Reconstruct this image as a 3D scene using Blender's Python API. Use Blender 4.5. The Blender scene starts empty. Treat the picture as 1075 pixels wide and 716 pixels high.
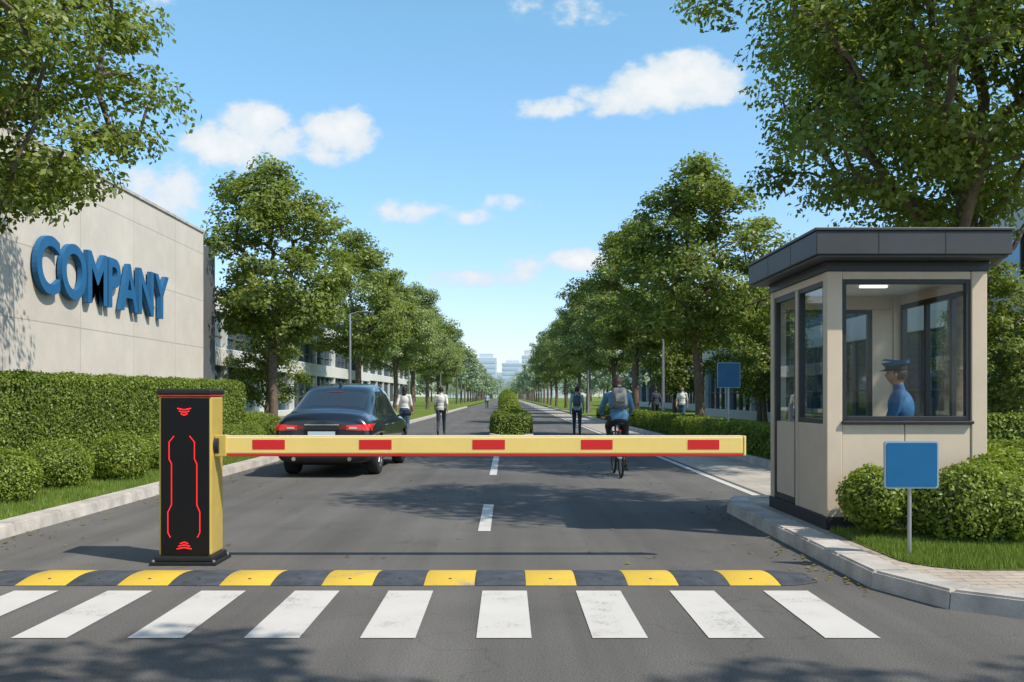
import bpy, bmesh, math, random
import numpy as np
from mathutils import Vector, Matrix
from mathutils.bvhtree import BVHTree
random.seed(7)
S = bpy.context.scene
COL = S.collection
R = math.radians

# ------------------------------------------------------------------ materials
def new_mat(name):
    m = bpy.data.materials.new(name); m.use_nodes = True
    nt = m.node_tree
    return m, nt, nt.nodes, nt.links, nt.nodes["Principled BSDF"]

def pmat(name, col, rough=.6, metal=0., var=0., vscale=4., bump=0., bscale=60., spec=.5, coat=0., emis=0., dirt=None):
    m, nt, N, L, P = new_mat(name)
    P.inputs['Roughness'].default_value = rough
    P.inputs['Metallic'].default_value = metal
    P.inputs['Specular IOR Level'].default_value = spec
    P.inputs['Coat Weight'].default_value = coat
    P.inputs['Coat Roughness'].default_value = .05
    c = (*col, 1)
    P.inputs['Base Color'].default_value = c
    tc = N.new('ShaderNodeTexCoord')
    if var > 0:
        n = N.new('ShaderNodeTexNoise'); n.inputs['Scale'].default_value = vscale; n.inputs['Detail'].default_value = 4
        n.inputs['Roughness'].default_value = .65
        L.new(tc.outputs['Object'], n.inputs['Vector'])
        r = N.new('ShaderNodeValToRGB')
        r.color_ramp.elements[0].position = .3; r.color_ramp.elements[1].position = .7
        r.color_ramp.elements[0].color = (*[x*(1-var) for x in col], 1)
        r.color_ramp.elements[1].color = (*[min(1, x*(1+var)) for x in col], 1)
        L.new(n.outputs['Fac'], r.inputs['Fac']); L.new(r.outputs['Color'], P.inputs['Base Color'])
    if bump > 0:
        n2 = N.new('ShaderNodeTexNoise'); n2.inputs['Scale'].default_value = bscale; n2.inputs['Detail'].default_value = 3
        L.new(tc.outputs['Object'], n2.inputs['Vector'])
        b = N.new('ShaderNodeBump'); b.inputs['Strength'].default_value = bump; b.inputs['Distance'].default_value = .02
        L.new(n2.outputs['Fac'], b.inputs['Height']); L.new(b.outputs['Normal'], P.inputs['Normal'])
    if emis > 0:
        P.inputs['Emission Color'].default_value = c; P.inputs['Emission Strength'].default_value = emis
    return m

def mixc(N, L, fac, a, b, mode='MIX'):
    n = N.new('ShaderNodeMix'); n.data_type = 'RGBA'; n.blend_type = mode
    for i, v in ((0, fac), (6, a), (7, b)):
        if hasattr(v, 'links'): L.new(v, n.inputs[i])
        elif i == 0: n.inputs[0].default_value = v
        else: n.inputs[i].default_value = (*v, 1)
    return n.outputs[2]

def noise_out(N, L, vec, scale, detail=5, rough=.6):
    n = N.new('ShaderNodeTexNoise'); n.inputs['Scale'].default_value = scale
    n.inputs['Detail'].default_value = detail; n.inputs['Roughness'].default_value = rough
    L.new(vec, n.inputs['Vector']); return n.outputs['Fac']

def ramp(N, L, fac, p0, p1, c0=(0, 0, 0), c1=(1, 1, 1)):
    r = N.new('ShaderNodeValToRGB'); e = r.color_ramp.elements
    e[0].position = p0; e[1].position = p1; e[0].color = (*c0, 1); e[1].color = (*c1, 1)
    L.new(fac, r.inputs['Fac']); return r.outputs['Color']

def asphalt_mat():
    m, nt, N, L, P = new_mat("asphalt")
    tc = N.new('ShaderNodeTexCoord').outputs['Object']
    big = noise_out(N, L, tc, .35, 4, .6)
    c = ramp(N, L, big, .3, .7, (.112, .107, .102), (.164, .157, .149))
    fine = noise_out(N, L, tc, 90, 3, .8)
    fc = ramp(N, L, fine, .35, .7, (.45, .45, .45), (1.6, 1.57, 1.54))
    c = mixc(N, L, .85, c, fc, 'MULTIPLY')
    mp = N.new('ShaderNodeMapping'); mp.inputs['Scale'].default_value = (1.3, .05, 1); L.new(tc, mp.inputs['Vector'])
    st = noise_out(N, L, mp.outputs[0], 1.3, 3, .6)
    c = mixc(N, L, .7, c, ramp(N, L, st, .35, .65, (.72, .72, .72), (1.16, 1.16, 1.14)), 'MULTIPLY')
    v = N.new('ShaderNodeTexVoronoi'); v.feature = 'DISTANCE_TO_EDGE'; v.inputs['Scale'].default_value = .45
    wn = N.new('ShaderNodeTexNoise'); wn.inputs['Scale'].default_value = 1.7; wn.inputs['Detail'].default_value = 4; L.new(tc, wn.inputs['Vector'])
    ad = N.new('ShaderNodeVectorMath'); ad.operation = 'ADD'; L.new(tc, ad.inputs[0]); L.new(wn.outputs['Color'], ad.inputs[1])
    L.new(ad.outputs[0], v.inputs['Vector'])
    cr = ramp(N, L, v.outputs['Distance'], .001, .006, (.55, .55, .55), (1, 1, 1))
    c = mixc(N, L, .5, c, cr, 'MULTIPLY')
    L.new(c, P.inputs['Base Color'])
    P.inputs['Roughness'].default_value = .85; P.inputs['Specular IOR Level'].default_value = .3
    b = N.new('ShaderNodeBump'); b.inputs['Strength'].default_value = .5; b.inputs['Distance'].default_value = .008
    L.new(fine, b.inputs['Height']); L.new(b.outputs['Normal'], P.inputs['Normal'])
    return m

def paint_mat(name, col, wear=.5):
    m, nt, N, L, P = new_mat(name)
    tc = N.new('ShaderNodeTexCoord').outputs['Object']
    n = noise_out(N, L, tc, 45, 4, .75)
    n2 = noise_out(N, L, tc, 2.5, 3, .6)
    mx = N.new('ShaderNodeMath'); mx.operation = 'MULTIPLY'; L.new(n, mx.inputs[0]); L.new(n2, mx.inputs[1])
    f = ramp(N, L, mx.outputs[0], .22*wear, .22*wear+.1)
    c = mixc(N, L, f, (.25, .24, .23), mixc(N, L, n2, tuple(x*.8 for x in col), col))
    L.new(c, P.inputs['Base Color']); P.inputs['Roughness'].default_value = .65
    b = N.new('ShaderNodeBump'); b.inputs['Strength'].default_value = .3; b.inputs['Distance'].default_value = .005
    L.new(n, b.inputs['Height']); L.new(b.outputs['Normal'], P.inputs['Normal'])
    return m

def brick_mat(name, c1, c2, cm, w, h, mortar=.01, axes='XY', offset=.5, var=.25, bump=.3, rough=.8):
    m, nt, N, L, P = new_mat(name)
    tc = N.new('ShaderNodeTexCoord').outputs['Object']
    sp = N.new('ShaderNodeSeparateXYZ'); L.new(tc, sp.inputs[0])
    cb = N.new('ShaderNodeCombineXYZ')
    L.new(sp.outputs[axes[0]], cb.inputs[0]); L.new(sp.outputs[axes[1]], cb.inputs[1])
    b = N.new('ShaderNodeTexBrick'); L.new(cb.outputs[0], b.inputs['Vector'])
    b.inputs['Scale'].default_value = 1; b.inputs['Brick Width'].default_value = w; b.inputs['Row Height'].default_value = h
    b.inputs['Mortar Size'].default_value = mortar; b.inputs['Mortar Smooth'].default_value = .1; b.offset = offset
    b.inputs['Color1'].default_value = (*c1, 1); b.inputs['Color2'].default_value = (*c2, 1); b.inputs['Mortar'].default_value = (*cm, 1)
    n = noise_out(N, L, tc, 1.1, 5, .65)
    c = mixc(N, L, 1, b.outputs['Color'], ramp(N, L, n, .3, .72, (1-var,)*3, (1+var*.4,)*3), 'MULTIPLY')
    n3 = noise_out(N, L, tc, 30, 3, .6)
    c = mixc(N, L, .5, c, ramp(N, L, n3, .3, .7, (.85,)*3, (1.1,)*3), 'MULTIPLY')
    L.new(c, P.inputs['Base Color']); P.inputs['Roughness'].default_value = rough
    bp = N.new('ShaderNodeBump'); bp.inputs['Strength'].default_value = bump; bp.inputs['Distance'].default_value = .01
    bp.invert = True
    L.new(b.outputs['Fac'], bp.inputs['Height']); L.new(bp.outputs['Normal'], P.inputs['Normal'])
    return m

def leaf_mat(name, cd, cl, trans=.3, nscale=.9):
    m = bpy.data.materials.new(name); m.use_nodes = True
    nt = m.node_tree; N = nt.nodes; L = nt.links; N.clear()
    g = N.new('ShaderNodeNewGeometry'); tc = N.new('ShaderNodeTexCoord').outputs['Object']
    n = noise_out(N, L, tc, nscale, 1, .6)
    ad = N.new('ShaderNodeMath'); ad.operation = 'ADD'; L.new(g.outputs['Random Per Island'], ad.inputs[0])
    L.new(ramp(N, L, n, .3, .7), ad.inputs[1])
    hf = N.new('ShaderNodeMath'); hf.operation = 'MULTIPLY'; hf.inputs[1].default_value = .5; L.new(ad.outputs[0], hf.inputs[0])
    c = mixc(N, L, hf.outputs[0], cd, cl)
    d = N.new('ShaderNodeBsdfDiffuse'); L.new(c, d.inputs['Color'])
    t = N.new('ShaderNodeBsdfTranslucent')
    L.new(mixc(N, L, 1., c, (1.4, 1.35, .55), 'MULTIPLY'), t.inputs['Color'])
    mx = N.new('ShaderNodeMixShader'); mx.inputs[0].default_value = trans
    L.new(d.outputs[0], mx.inputs[1]); L.new(t.outputs[0], mx.inputs[2])
    gl = N.new('ShaderNodeBsdfGlossy'); gl.inputs['Roughness'].default_value = .45; gl.inputs['Color'].default_value = (.8, .85, .7, 1)
    m2 = N.new('ShaderNodeMixShader'); m2.inputs[0].default_value = .03
    L.new(mx.outputs[0], m2.inputs[1]); L.new(gl.outputs[0], m2.inputs[2])
    o = N.new('ShaderNodeOutputMaterial'); L.new(m2.outputs[0], o.inputs['Surface'])
    return m

def glass_mat(name, tint=(.96, .98, .975), gl=.02):
    m = bpy.data.materials.new(name); m.use_nodes = True
    nt = m.node_tree; N = nt.nodes; L = nt.links; N.clear()
    t = N.new('ShaderNodeBsdfTransparent'); t.inputs[0].default_value = (*tint, 1)
    g = N.new('ShaderNodeBsdfGlossy'); g.inputs['Roughness'].default_value = .015
    f = N.new('ShaderNodeLayerWeight'); f.inputs['Blend'].default_value = .5
    p = N.new('ShaderNodeMath'); p.operation = 'POWER'; p.inputs[1].default_value = 4; L.new(f.outputs['Facing'], p.inputs[0])
    a = N.new('ShaderNodeMath'); a.operation = 'MULTIPLY_ADD'; a.inputs[1].default_value = .8; a.inputs[2].default_value = gl; L.new(p.outputs[0], a.inputs[0])
    mx = N.new('ShaderNodeMixShader'); L.new(a.outputs[0], mx.inputs[0]); L.new(t.outputs[0], mx.inputs[1]); L.new(g.outputs[0], mx.inputs[2])
    o = N.new('ShaderNodeOutputMaterial'); L.new(mx.outputs[0], o.inputs['Surface'])
    return m

M = {}
M['asphalt'] = asphalt_mat()
M['white_paint'] = paint_mat('white_road_paint', (.66, .63, .59), .42)
M['yellow_bump'] = paint_mat('yellow_rubber', (.74, .50, .05), .45)
M['black_bump'] = pmat('black_rubber', (.06, .066, .078), .7, var=.4, vscale=8, bump=.3, bscale=80)
M['kerb'] = pmat('kerb_concrete', (.48, .44, .395), .85, var=.28, vscale=3, bump=.3, bscale=70)
M['pavers'] = brick_mat('paving_blocks', (.42, .34, .265), (.50, .42, .34), (.24, .2, .17), .22, .11, .006)
M['conc_pave'] = brick_mat('concrete_paving', (.42, .37, .31), (.47, .42, .36), (.28, .24, .2), .6, .6, .008)
M['wallpanel'] = brick_mat('concrete_wall_panels', (.60, .545, .475), (.63, .575, .505), (.42, .38, .34), 3.0, 1.45, .012, 'YZ', 0., .12, .4)
def grass_ground():
    m, nt, N, L, P = new_mat('grass_ground')
    tc = N.new('ShaderNodeTexCoord').outputs['Object']
    a = noise_out(N, L, tc, .5, 4, .6); b = noise_out(N, L, tc, 40, 3, .8)
    c = ramp(N, L, a, .3, .7, (.10, .155, .024), (.18, .235, .042))
    c = mixc(N, L, .9, c, ramp(N, L, b, .3, .7, (.5,)*3, (1.5,)*3), 'MULTIPLY')
    L.new(c, P.inputs['Base Color']); P.inputs['Roughness'].default_value = .9; P.inputs['Specular IOR Level'].default_value = .1
    bp = N.new('ShaderNodeBump'); bp.inputs['Strength'].default_value = .8; bp.inputs['Distance'].default_value = .04
    L.new(b, bp.inputs['Height']); L.new(bp.outputs['Normal'], P.inputs['Normal'])
    return m
M['grass'] = grass_ground()
M['blade'] = leaf_mat('grass_blades', (.11, .175, .03), (.25, .33, .065), .3, 2.)
M['leaf'] = leaf_mat('tree_leaves', (.105, .16, .036), (.28, .335, .08), .42, .8)
M['leaf_mid_hazed'] = leaf_mat('hazed_avenue_leaves', (.15, .215, .085), (.30, .365, .14), .4, .6)  # tree leaves paled: light distance haze put into the base colour
M['leaf_far_hazed'] = leaf_mat('hazed_far_leaves', (.21, .28, .20), (.31, .38, .26), .25, .15)  # stronger distance haze painted in as a paler, bluer leaf colour
M['hedge_leaf'] = leaf_mat('hedge_leaves', (.09, .15, .022), (.26, .32, .052), .3, 1.6)
M['ball_leaf'] = leaf_mat('clipped_shrub_leaves', (.125, .195, .028), (.33, .395, .07), .32, 2.)
M['hedge_core'] = pmat('hedge_core', (.035, .06, .014), .9)
M['bark'] = pmat('bark', (.15, .11, .08), .9, var=.4, vscale=7, bump=.8, bscale=25)
M['black_gloss'] = pmat('black_gloss_panel', (.006, .005, .005), .38, spec=.3)
M['black_matte'] = pmat('black_powder_coat', (.014, .014, .014), .5, bump=.05, bscale=300)
M['gold'] = pmat('gold_paint', (.62, .45, .11), .38, metal=.25, var=.08, vscale=6)
M['armyellow'] = pmat('cream_yellow_paint', (.82, .61, .19), .4, var=.05, vscale=3)
M['armwhite'] = pmat('arm_white_strip', (.8, .78, .72), .4)
M['armred'] = pmat('red_reflective', (.62, .012, .012), .35, coat=.3)
M['redled'] = pmat('red_led', (.95, .02, .02), .4, emis=.7)
M['roofgrey'] = pmat('roof_dark_metal', (.055, .057, .063), .45, var=.12, vscale=3)
M['frame'] = pmat('dark_frame', (.020, .022, .026), .4)
M['beige'] = pmat('beige_panel', (.64, .525, .40), .55, var=.06, vscale=2, bump=.03, bscale=200)
M['white'] = pmat('white_panel', (.75, .75, .74), .5, var=.05)
M['plinth'] = pmat('plinth', (.03, .03, .033), .7)
M['glass'] = glass_mat('clear_glass')
M['glass_side'] = glass_mat('side_glass', (.78, .89, .91), .07)
M['facade_glass'] = pmat('facade_glass', (.05, .13, .21), .06, metal=.5, spec=1.0, var=.35, vscale=.5)
M['facade_white'] = pmat('facade_cladding', (.68, .67, .65), .5, var=.08, vscale=.4)
M['facade_dark'] = pmat('facade_dark_metal', (.12, .125, .135), .5, var=.1)
M['signblue'] = pmat('sign_blue', (.012, .12, .28), .35, var=.06, vscale=4, spec=.3)
M['signedge'] = pmat('sign_edge', (.28, .38, .47), .4)
M['steel'] = pmat('galvanised_steel', (.42, .43, .44), .4, metal=.7, var=.1)
M['letter'] = pmat('blue_letter', (.022, .125, .28), .6, var=.06, spec=.25)
M['lamp'] = pmat('ceiling_lamp_panel', (1, .97, .9), .5, emis=1.2)
M['desk'] = pmat('desk', (.30, .24, .18), .5)

# ------------------------------------------------------------------ helpers
def empty(name, loc=(0, 0, 0), rot=0):
    e = bpy.data.objects.new(name, None); COL.objects.link(e)
    e.location = loc; e.rotation_euler = (0, 0, rot); e.empty_display_size = .2
    return e

def obj(name, me, mats=(), parent=None, loc=(0, 0, 0), rotz=0, smooth=False):
    o = bpy.data.objects.new(name, me); COL.objects.link(o)
    for m in mats: me.materials.append(M[m] if isinstance(m, str) else m)
    o.location = loc; o.rotation_euler = (0, 0, rotz)
    if parent: o.parent = parent
    if smooth:
        me.polygons.foreach_set('use_smooth', [True]*len(me.polygons))
    return o

def from_bm(bm, name, mats, parent=None, smooth=False, **k):
    me = bpy.data.meshes.new(name); bm.normal_update(); bm.to_mesh(me); bm.free()
    return obj(name, me, mats, parent, smooth=smooth, **k)

def add_box(bm, x0, x1, y0, y1, z0, z1, bevel=0., mi=0, mat=None):
    g = bmesh.ops.create_cube(bm, size=1)
    vs = g['verts']
    for v in vs:
        v.co = Vector(((x0+x1)/2+v.co.x*(x1-x0), (y0+y1)/2+v.co.y*(y1-y0), (z0+z1)/2+v.co.z*(z1-z0)))
    fs = set(f for v in vs for f in v.link_faces)
    for f in fs: f.material_index = mi
    if bevel > 0:
        es = list(set(e for v in vs for e in v.link_edges))
        r = bmesh.ops.bevel(bm, geom=es, offset=bevel, segments=2, affect='EDGES', profile=.5)
        allv = set(v for f in r['faces'] for v in f.verts)
        for f in r['faces']: f.material_index = mi
        vs = list(allv)
    if mat is not None:
        bmesh.ops.transform(bm, matrix=mat, verts=list(set(vs)))
    return vs

def box(name, x0, x1, y0, y1, z0, z1, mat, parent=None, bevel=.004, loc=(0, 0, 0)):
    bm = bmesh.new(); add_box(bm, x0, x1, y0, y1, z0, z1, bevel)
    return from_bm(bm, name, [mat], parent, loc=loc)

def quad(name, pts, mat, parent=None):
    bm = bmesh.new(); bm.faces.new([bm.verts.new(p) for p in pts]); return from_bm(bm, name, [mat], parent)

def add_cyl(bm, p0, p1, r0, r1=None, seg=16, mi=0):
    p0 = Vector(p0); p1 = Vector(p1); r1 = r0 if r1 is None else r1
    d = p1-p0; q = d.to_track_quat('Z', 'Y').to_matrix().to_4x4()
    g = bmesh.ops.create_cone(bm, cap_ends=True, segments=seg, radius1=r0, radius2=r1, depth=d.length,
                              matrix=Matrix.Translation((p0+p1)/2) @ q)
    for f in set(f for v in g['verts'] for f in v.link_faces): f.material_index = mi
    return g['verts']

def add_sph(bm, c, r, rot=None, seg=16, mi=0):
    if not hasattr(r, '__len__'): r = (r, r, r)
    mt = Matrix.Translation(Vector(c)) @ (rot if rot is not None else Matrix.Identity(4)) @ Matrix.Diagonal((*r, 1))
    g = bmesh.ops.create_uvsphere(bm, u_segments=seg, v_segments=max(8, seg*3//4), radius=1, matrix=mt)
    for f in set(f for v in g['verts'] for f in v.link_faces): f.material_index = mi
    return g['verts']

def add_caps(bm, p0, r0, p1, r1, seg=12, mi=0):
    add_sph(bm, p0, r0, seg=seg, mi=mi); add_sph(bm, p1, r1, seg=seg, mi=mi)
    if (Vector(p1)-Vector(p0)).length > 1e-4: add_cyl(bm, p0, p1, r0, r1, seg, mi)

def sheet(name, pts, z, mat):
    bm = bmesh.new()
    f = bm.faces.new([bm.verts.new((x, y, z)) for x, y in pts])
    f.normal_update()
    if f.normal.z < 0: f.normal_flip()
    bmesh.ops.triangulate(bm, faces=[f])
    return from_bm(bm, name, [mat])

def np_mesh(name, parts, mats):
    vs = []; li = []; ls = []; mi = []; vo = 0; lo = 0
    for v, f, m in parts:
        if len(f) == 0: continue
        vs.append(v); li.append((f+vo).ravel()); k = f.shape[1]
        ls.append(lo+np.arange(len(f))*k); mi.append(np.full(len(f), m)); vo += len(v); lo += f.size
    vs = np.concatenate(vs).astype(np.float32); li = np.concatenate(li).astype(np.int32)
    ls = np.concatenate(ls).astype(np.int32); mi = np.concatenate(mi).astype(np.int32)
    me = bpy.data.meshes.new(name)
    me.vertices.add(len(vs)); me.vertices.foreach_set('co', vs.ravel())
    me.loops.add(len(li)); me.loops.foreach_set('vertex_index', li)
    me.polygons.add(len(ls)); me.polygons.foreach_set('loop_start', ls)
    me.polygons.foreach_set('material_index', mi)
    me.update(calc_edges=True); me.validate()
    for m in mats: me.materials.append(M[m])
    return me

def nrm(a): return a/np.maximum(np.linalg.norm(a, axis=1, keepdims=True), 1e-9)

def leaves(rng, c, n, length, width, jit=.6):
    n = nrm(nrm(n)+rng.normal(0, jit, c.shape))
    t = nrm(np.cross(n, rng.normal(0, 1, c.shape))); b = np.cross(n, t)
    s = rng.uniform(.65, 1.25, (len(c), 1))
    t = t*length/2*s; b = b*width/2*s
    fold = n*width*.18*s
    v = np.stack([c+t, c+b*1+fold, c-t, c-b+fold], 1).reshape(-1, 3)
    f = np.arange(len(c)*4).reshape(-1, 4)
    return v, f

def tubes(segs, sides=7):
    V = []; F = []; o = 0
    a = np.linspace(0, 2*math.pi, sides, endpoint=False)
    for p0, p1, r0, r1 in segs:
        d = p1-p0; l = np.linalg.norm(d)
        if l < 1e-5: continue
        d = d/l; x = np.cross(d, [.31, .95, .05]); x /= max(np.linalg.norm(x), 1e-6); y = np.cross(d, x)
        ring = np.outer(np.cos(a), x)+np.outer(np.sin(a), y)
        V.append(p0-d*r0*.25+ring*r0); V.append(p1+d*r1*.25+ring*r1)
        i = np.arange(sides); j = (i+1) % sides
        F.append(np.stack([o+i, o+j, o+sides+j, o+sides+i], 1)); o += 2*sides
    return np.concatenate(V), np.concatenate(F)

def tree_mesh(name, H, CR, cb, ncl, lpc, ll, lw, seed, tr, clr, top_pow=.75, limbs=7, leaf='leaf', limb_lo=.85, sep=.78):
    rng = np.random.default_rng(seed)
    P = [np.array([0., 0., -.1])]; par = [-1]
    th = cb+(H-cb)*.28; k = max(5, int(th/.45))
    drift = rng.normal(0, .04, 2)
    for i in range(1, k+1):
        z = th*i/k
        P.append(np.array([drift[0]*z+.05*math.sin(z*1.3+seed), drift[1]*z+.05*math.cos(z*1.1+seed), z])); par.append(len(P)-2)
    trunk_n = len(P)
    a0 = rng.uniform(0, 6.28)
    for l in range(limbs):
        zi = cb*limb_lo+(th-cb*limb_lo)*l/(limbs-1)
        st = min(range(trunk_n), key=lambda i: abs(P[i][2]-zi))
        az = a0+l*2.4+rng.normal(0, .25); el = R(rng.uniform(40, 62)+10*l/limbs)
        ln = CR*rng.uniform(.6, .9); cur = st; p = P[st].copy()
        for s in range(6):
            e = el+R(10)*(s-2)/3
            p = p+np.array([math.cos(az)*math.cos(e), math.sin(az)*math.cos(e), math.sin(e)])*ln/6+rng.normal(0, .05, 3)
            P.append(p.copy()); par.append(cur); cur = len(P)-1
            az += rng.normal(0, .12)
    ph = rng.uniform(0, 6.28, 4); cl = []; tries = 0
    while len(cl) < ncl and tries < ncl*40:
        tries += 1
        zt = rng.uniform(.02, 1); az = rng.uniform(0, 6.28)
        prof = max(0, math.sin(math.pi*zt**top_pow))**.62
        rr = CR*prof*(1+.15*math.sin(2*az+ph[0]+zt*4)+.12*math.sin(5*az+ph[1]+zt*9)+.08*math.sin(9*az+ph[2]-zt*14))
        q = rng.uniform(.0, 1)**.42
        c = np.array([math.cos(az)*rr*q, math.sin(az)*rr*q, cb+(H-cb)*zt+.3*math.sin(3*az+ph[3])])
        if cl and min(np.linalg.norm((c-x)*np.array([1, 1, 1.25])) for x in cl) < clr*sep: continue
        cl.append(c)
    ctr = np.array([drift[0]*th, drift[1]*th, th])
    cl.sort(key=lambda c: np.linalg.norm(c-ctr))
    tips = []
    for c in cl:
        A = np.array(P[trunk_n//2:]); d = np.linalg.norm(A-c, axis=1)+np.maximum(0, A[:, 2]-c[2]+.1)*1.6
        i = int(np.argmin(d))+trunk_n//2; a = P[i]; cur = i
        L = np.linalg.norm(c-a); ns = 4 if L > .8 else 2
        for s in range(1, ns+1):
            t = s/ns
            p = a+(c-a)*t+np.array([0, 0, .12*L*math.sin(math.pi*t)])+rng.normal(0, .03*L, 3)*(t < 1)
            P.append(p); par.append(cur); cur = len(P)-1
        tips.append(cur)
    n = len(P); w = np.zeros(n)
    for t in tips: w[t] += 1
    for i in range(n-1, 0, -1):
        if w[i] == 0: w[i] = .15
        w[par[i]] += w[i]
    rad = .007+tr*(w/w[1])**.48
    rad[0] *= 1.3; rad[1] *= 1.08
    segs = [(P[par[i]], P[i], rad[par[i]] if par[i] < trunk_n and i < trunk_n else min(rad[par[i]], rad[i]*1.5), rad[i]) for i in range(1, n)]
    tv, tf = tubes(segs)
    LC = []; LN = []
    for c in cl:
        m = int(lpc*rng.uniform(.6, 1.35)); cr = clr*rng.uniform(.75, 1.3)
        d = nrm(rng.normal(0, 1, (m, 3)))
        r = rng.uniform(.15, 1, (m, 1))**.6
        tilt = rng.normal(0, .18, 2)
        off = d*r*cr*np.array([1.08, 1.08, .55])
        off[:, 2] += off[:, 0]*tilt[0]+off[:, 1]*tilt[1]-.18*(off[:, 0]**2+off[:, 1]**2)/cr
        LC.append(c+off)
        out = c-np.array([0, 0, cb+(H-cb)*.4])
        LN.append(d*.45+np.array([0, 0, .65])+out/np.linalg.norm(out)*.35)
    v, f = leaves(rng, np.concatenate(LC), np.concatenate(LN), ll, lw, .5)
    return np_mesh(name, [(tv, tf, 0), (v, f, 1)], ['bark', leaf])

# ------------------------------------------------------------------ ground / road
sheet('ground', [(-3000, -200), (3000, -200), (3000, 5000), (-3000, 5000)], -.02, 'grass')
sheet('road', [(-4.95, 5.0), (5.12, 5.0), (5.12, 900), (-4.95, 900)], 0, 'asphalt')
sheet('cross_road', [(-80, -30), (80, -30), (80, 5.0), (-80, 5.0)], 0, 'asphalt')
sheet('shoulder_pavement', [(3.66, 12.3), (5.12, 12.3), (5.12, 400), (3.66, 400)], .005, 'conc_pave')
def rects(name, lst, z, mat):
    bm = bmesh.new()
    for x0, x1, y0, y1 in lst:
        bm.faces.new([bm.verts.new(p) for p in ((x0, y0, z), (x1, y0, z), (x1, y1, z), (x0, y1, z))])
    return from_bm(bm, name, [mat])
rects('crosswalk_marking', [(-.017+.672*k-.16, -.017+.672*k+.16, 5.5, 6.84) for k in range(-7, 4)], .005, 'white_paint')
rects('lane_marking', [(-.30, -.17, 9.86, 12.3), (-.31, -.18, 16.9, 22.6)]+[(-.1, .0, 27., 30)], .005, 'white_paint')
rects('edge_line_marking', [(3.46, 3.58, 13.4, 300)], .005, 'white_paint')

def kerb(name, path, w, h, bl=.9, gap=.008, side=1):
    pts = [Vector((x, y, 0)) for x, y in path]
    d = [0]
    for a, b in zip(pts, pts[1:]): d.append(d[-1]+(b-a).length)
    def at(s):
        for i in range(len(pts)-1):
            if s <= d[i+1] or i == len(pts)-2:
                t = (s-d[i])/(d[i+1]-d[i]); return pts[i].lerp(pts[i+1], t), (pts[i+1]-pts[i]).normalized()
    def nr(s):
        a, _ = at(max(0, s-.15)); b, _ = at(min(d[-1], s+.15)); t = (b-a).normalized()
        return Vector((-t.y, t.x, 0))*side
    bm = bmesh.new(); n = max(1, int(d[-1]/bl)); step = d[-1]/n
    for i in range(n):
        s0 = i*step+gap/2; s1 = (i+1)*step-gap/2
        vs = []
        for s in (s0, s1):
            p, _ = at(s); q = p+nr(s)*w; lean = nr(s)*.02
            vs.append([bm.verts.new((p.x, p.y, -.01)), bm.verts.new((q.x, q.y, -.01)),
                       bm.verts.new((q.x, q.y, h)), bm.verts.new((p.x+lean.x, p.y+lean.y, h))])
        a, b = vs
        fs = [bm.faces.new((a[0], a[1], a[2], a[3])), bm.faces.new((b[3], b[2], b[1], b[0]))]
        for k in range(4): fs.append(bm.faces.new((a[k], b[k], b[(k+1) % 4], a[(k+1) % 4])))
        if i*step < 60:
            es = [e for e in set(e for f in fs for e in f.edges) if min(v.co.z for v in e.verts) > h-.001]
            bmesh.ops.bevel(bm, geom=es, offset=.016, segments=2, affect='EDGES')
    bmesh.ops.recalc_face_normals(bm, faces=bm.faces)
    return from_bm(bm, name, ['kerb'])

def arc(cx, cy, r, a0, a1, n=10):
    return [(cx+r*math.cos(R(a0+(a1-a0)*i/n)), cy+r*math.sin(R(a0+(a1-a0)*i/n))) for i in range(n+1)]

kerb('kerb', [(-4.95, 5.6), (-4.95, 120)], .26, .13, 1.0, side=1)
sheet('verge', [(-5.2, 5.6), (-80, 5.6), (-80, 500), (-5.2, 500)], .10, 'grass')
isl = [(30, 5.65)]+arc(4.05, 7.05, 1.4, 270, 180, 14)+arc(3.25, 11.75, .6, 180, 90, 8)+[(5.1, 12.35)]
kerb('kerb', isl, .30, .13, .75, side=-1)
inner = [(30, 5.94)]+arc(4.05, 7.05, 1.11, 270, 180, 14)+arc(3.25, 11.75, .31, 180, 90, 8)+[(30, 12.06)]
sheet('pavement', inner, .118, 'pavers')
kerb('kerb', [(5.1, 12.4), (5.1, 120)], .18, .13, 1.0, side=-1)
sheet('verge', [(5.2, 12.36), (80, 12.36), (80, 500), (5.2, 500)], .10, 'grass')
lawn = [(30, 7.0)]+arc(3.55, 7.5, .5, 270, 180, 6)+[(3.05, 9.05), (30, 9.05)]
sheet('lawn', lawn, .124, 'grass')
kerb('kerb', [(-.6, 200), (-.6, 31.4)]+arc(.15, 31.4, .75, 180, 360, 10)[1:]+[(.9, 200)], .2, .14, 1., side=1)
sheet('median_verge', [(-.42, 31.4), (.72, 31.4), (.72, 200), (-.42, 200)], .12, 'grass')

def blades(name, n, sampler, z, h0, h1, seed):
    rng = np.random.default_rng(seed)
    xy = sampler(rng, n); n = len(xy)
    h = rng.uniform(h0, h1, n); ln = rng.uniform(0, .5, n)*h; w = rng.uniform(.003, .006, n)
    az = rng.uniform(0, 6.28, n)
    c = np.column_stack([xy, np.full(n, z)])
    t = np.column_stack([np.cos(az), np.sin(az), np.zeros(n)])*w[:, None]
    az2 = rng.uniform(0, 6.28, n)
    tip = c+np.column_stack([np.cos(az2)*ln, np.sin(az2)*ln, h])
    v = np.stack([c-t, c+t, tip], 1).reshape(-1, 3); f = np.arange(3*n).reshape(-1, 3)
    return obj(name, np_mesh(name, [(v, f, 0)], ['blade']))
blades('grass', 60000, lambda r, n: np.column_stack([r.uniform(-8.2, -5.22, n), 9+r.uniform(0, 1, n)**1.4*17]), .10, .03, .075, 3)
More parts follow.
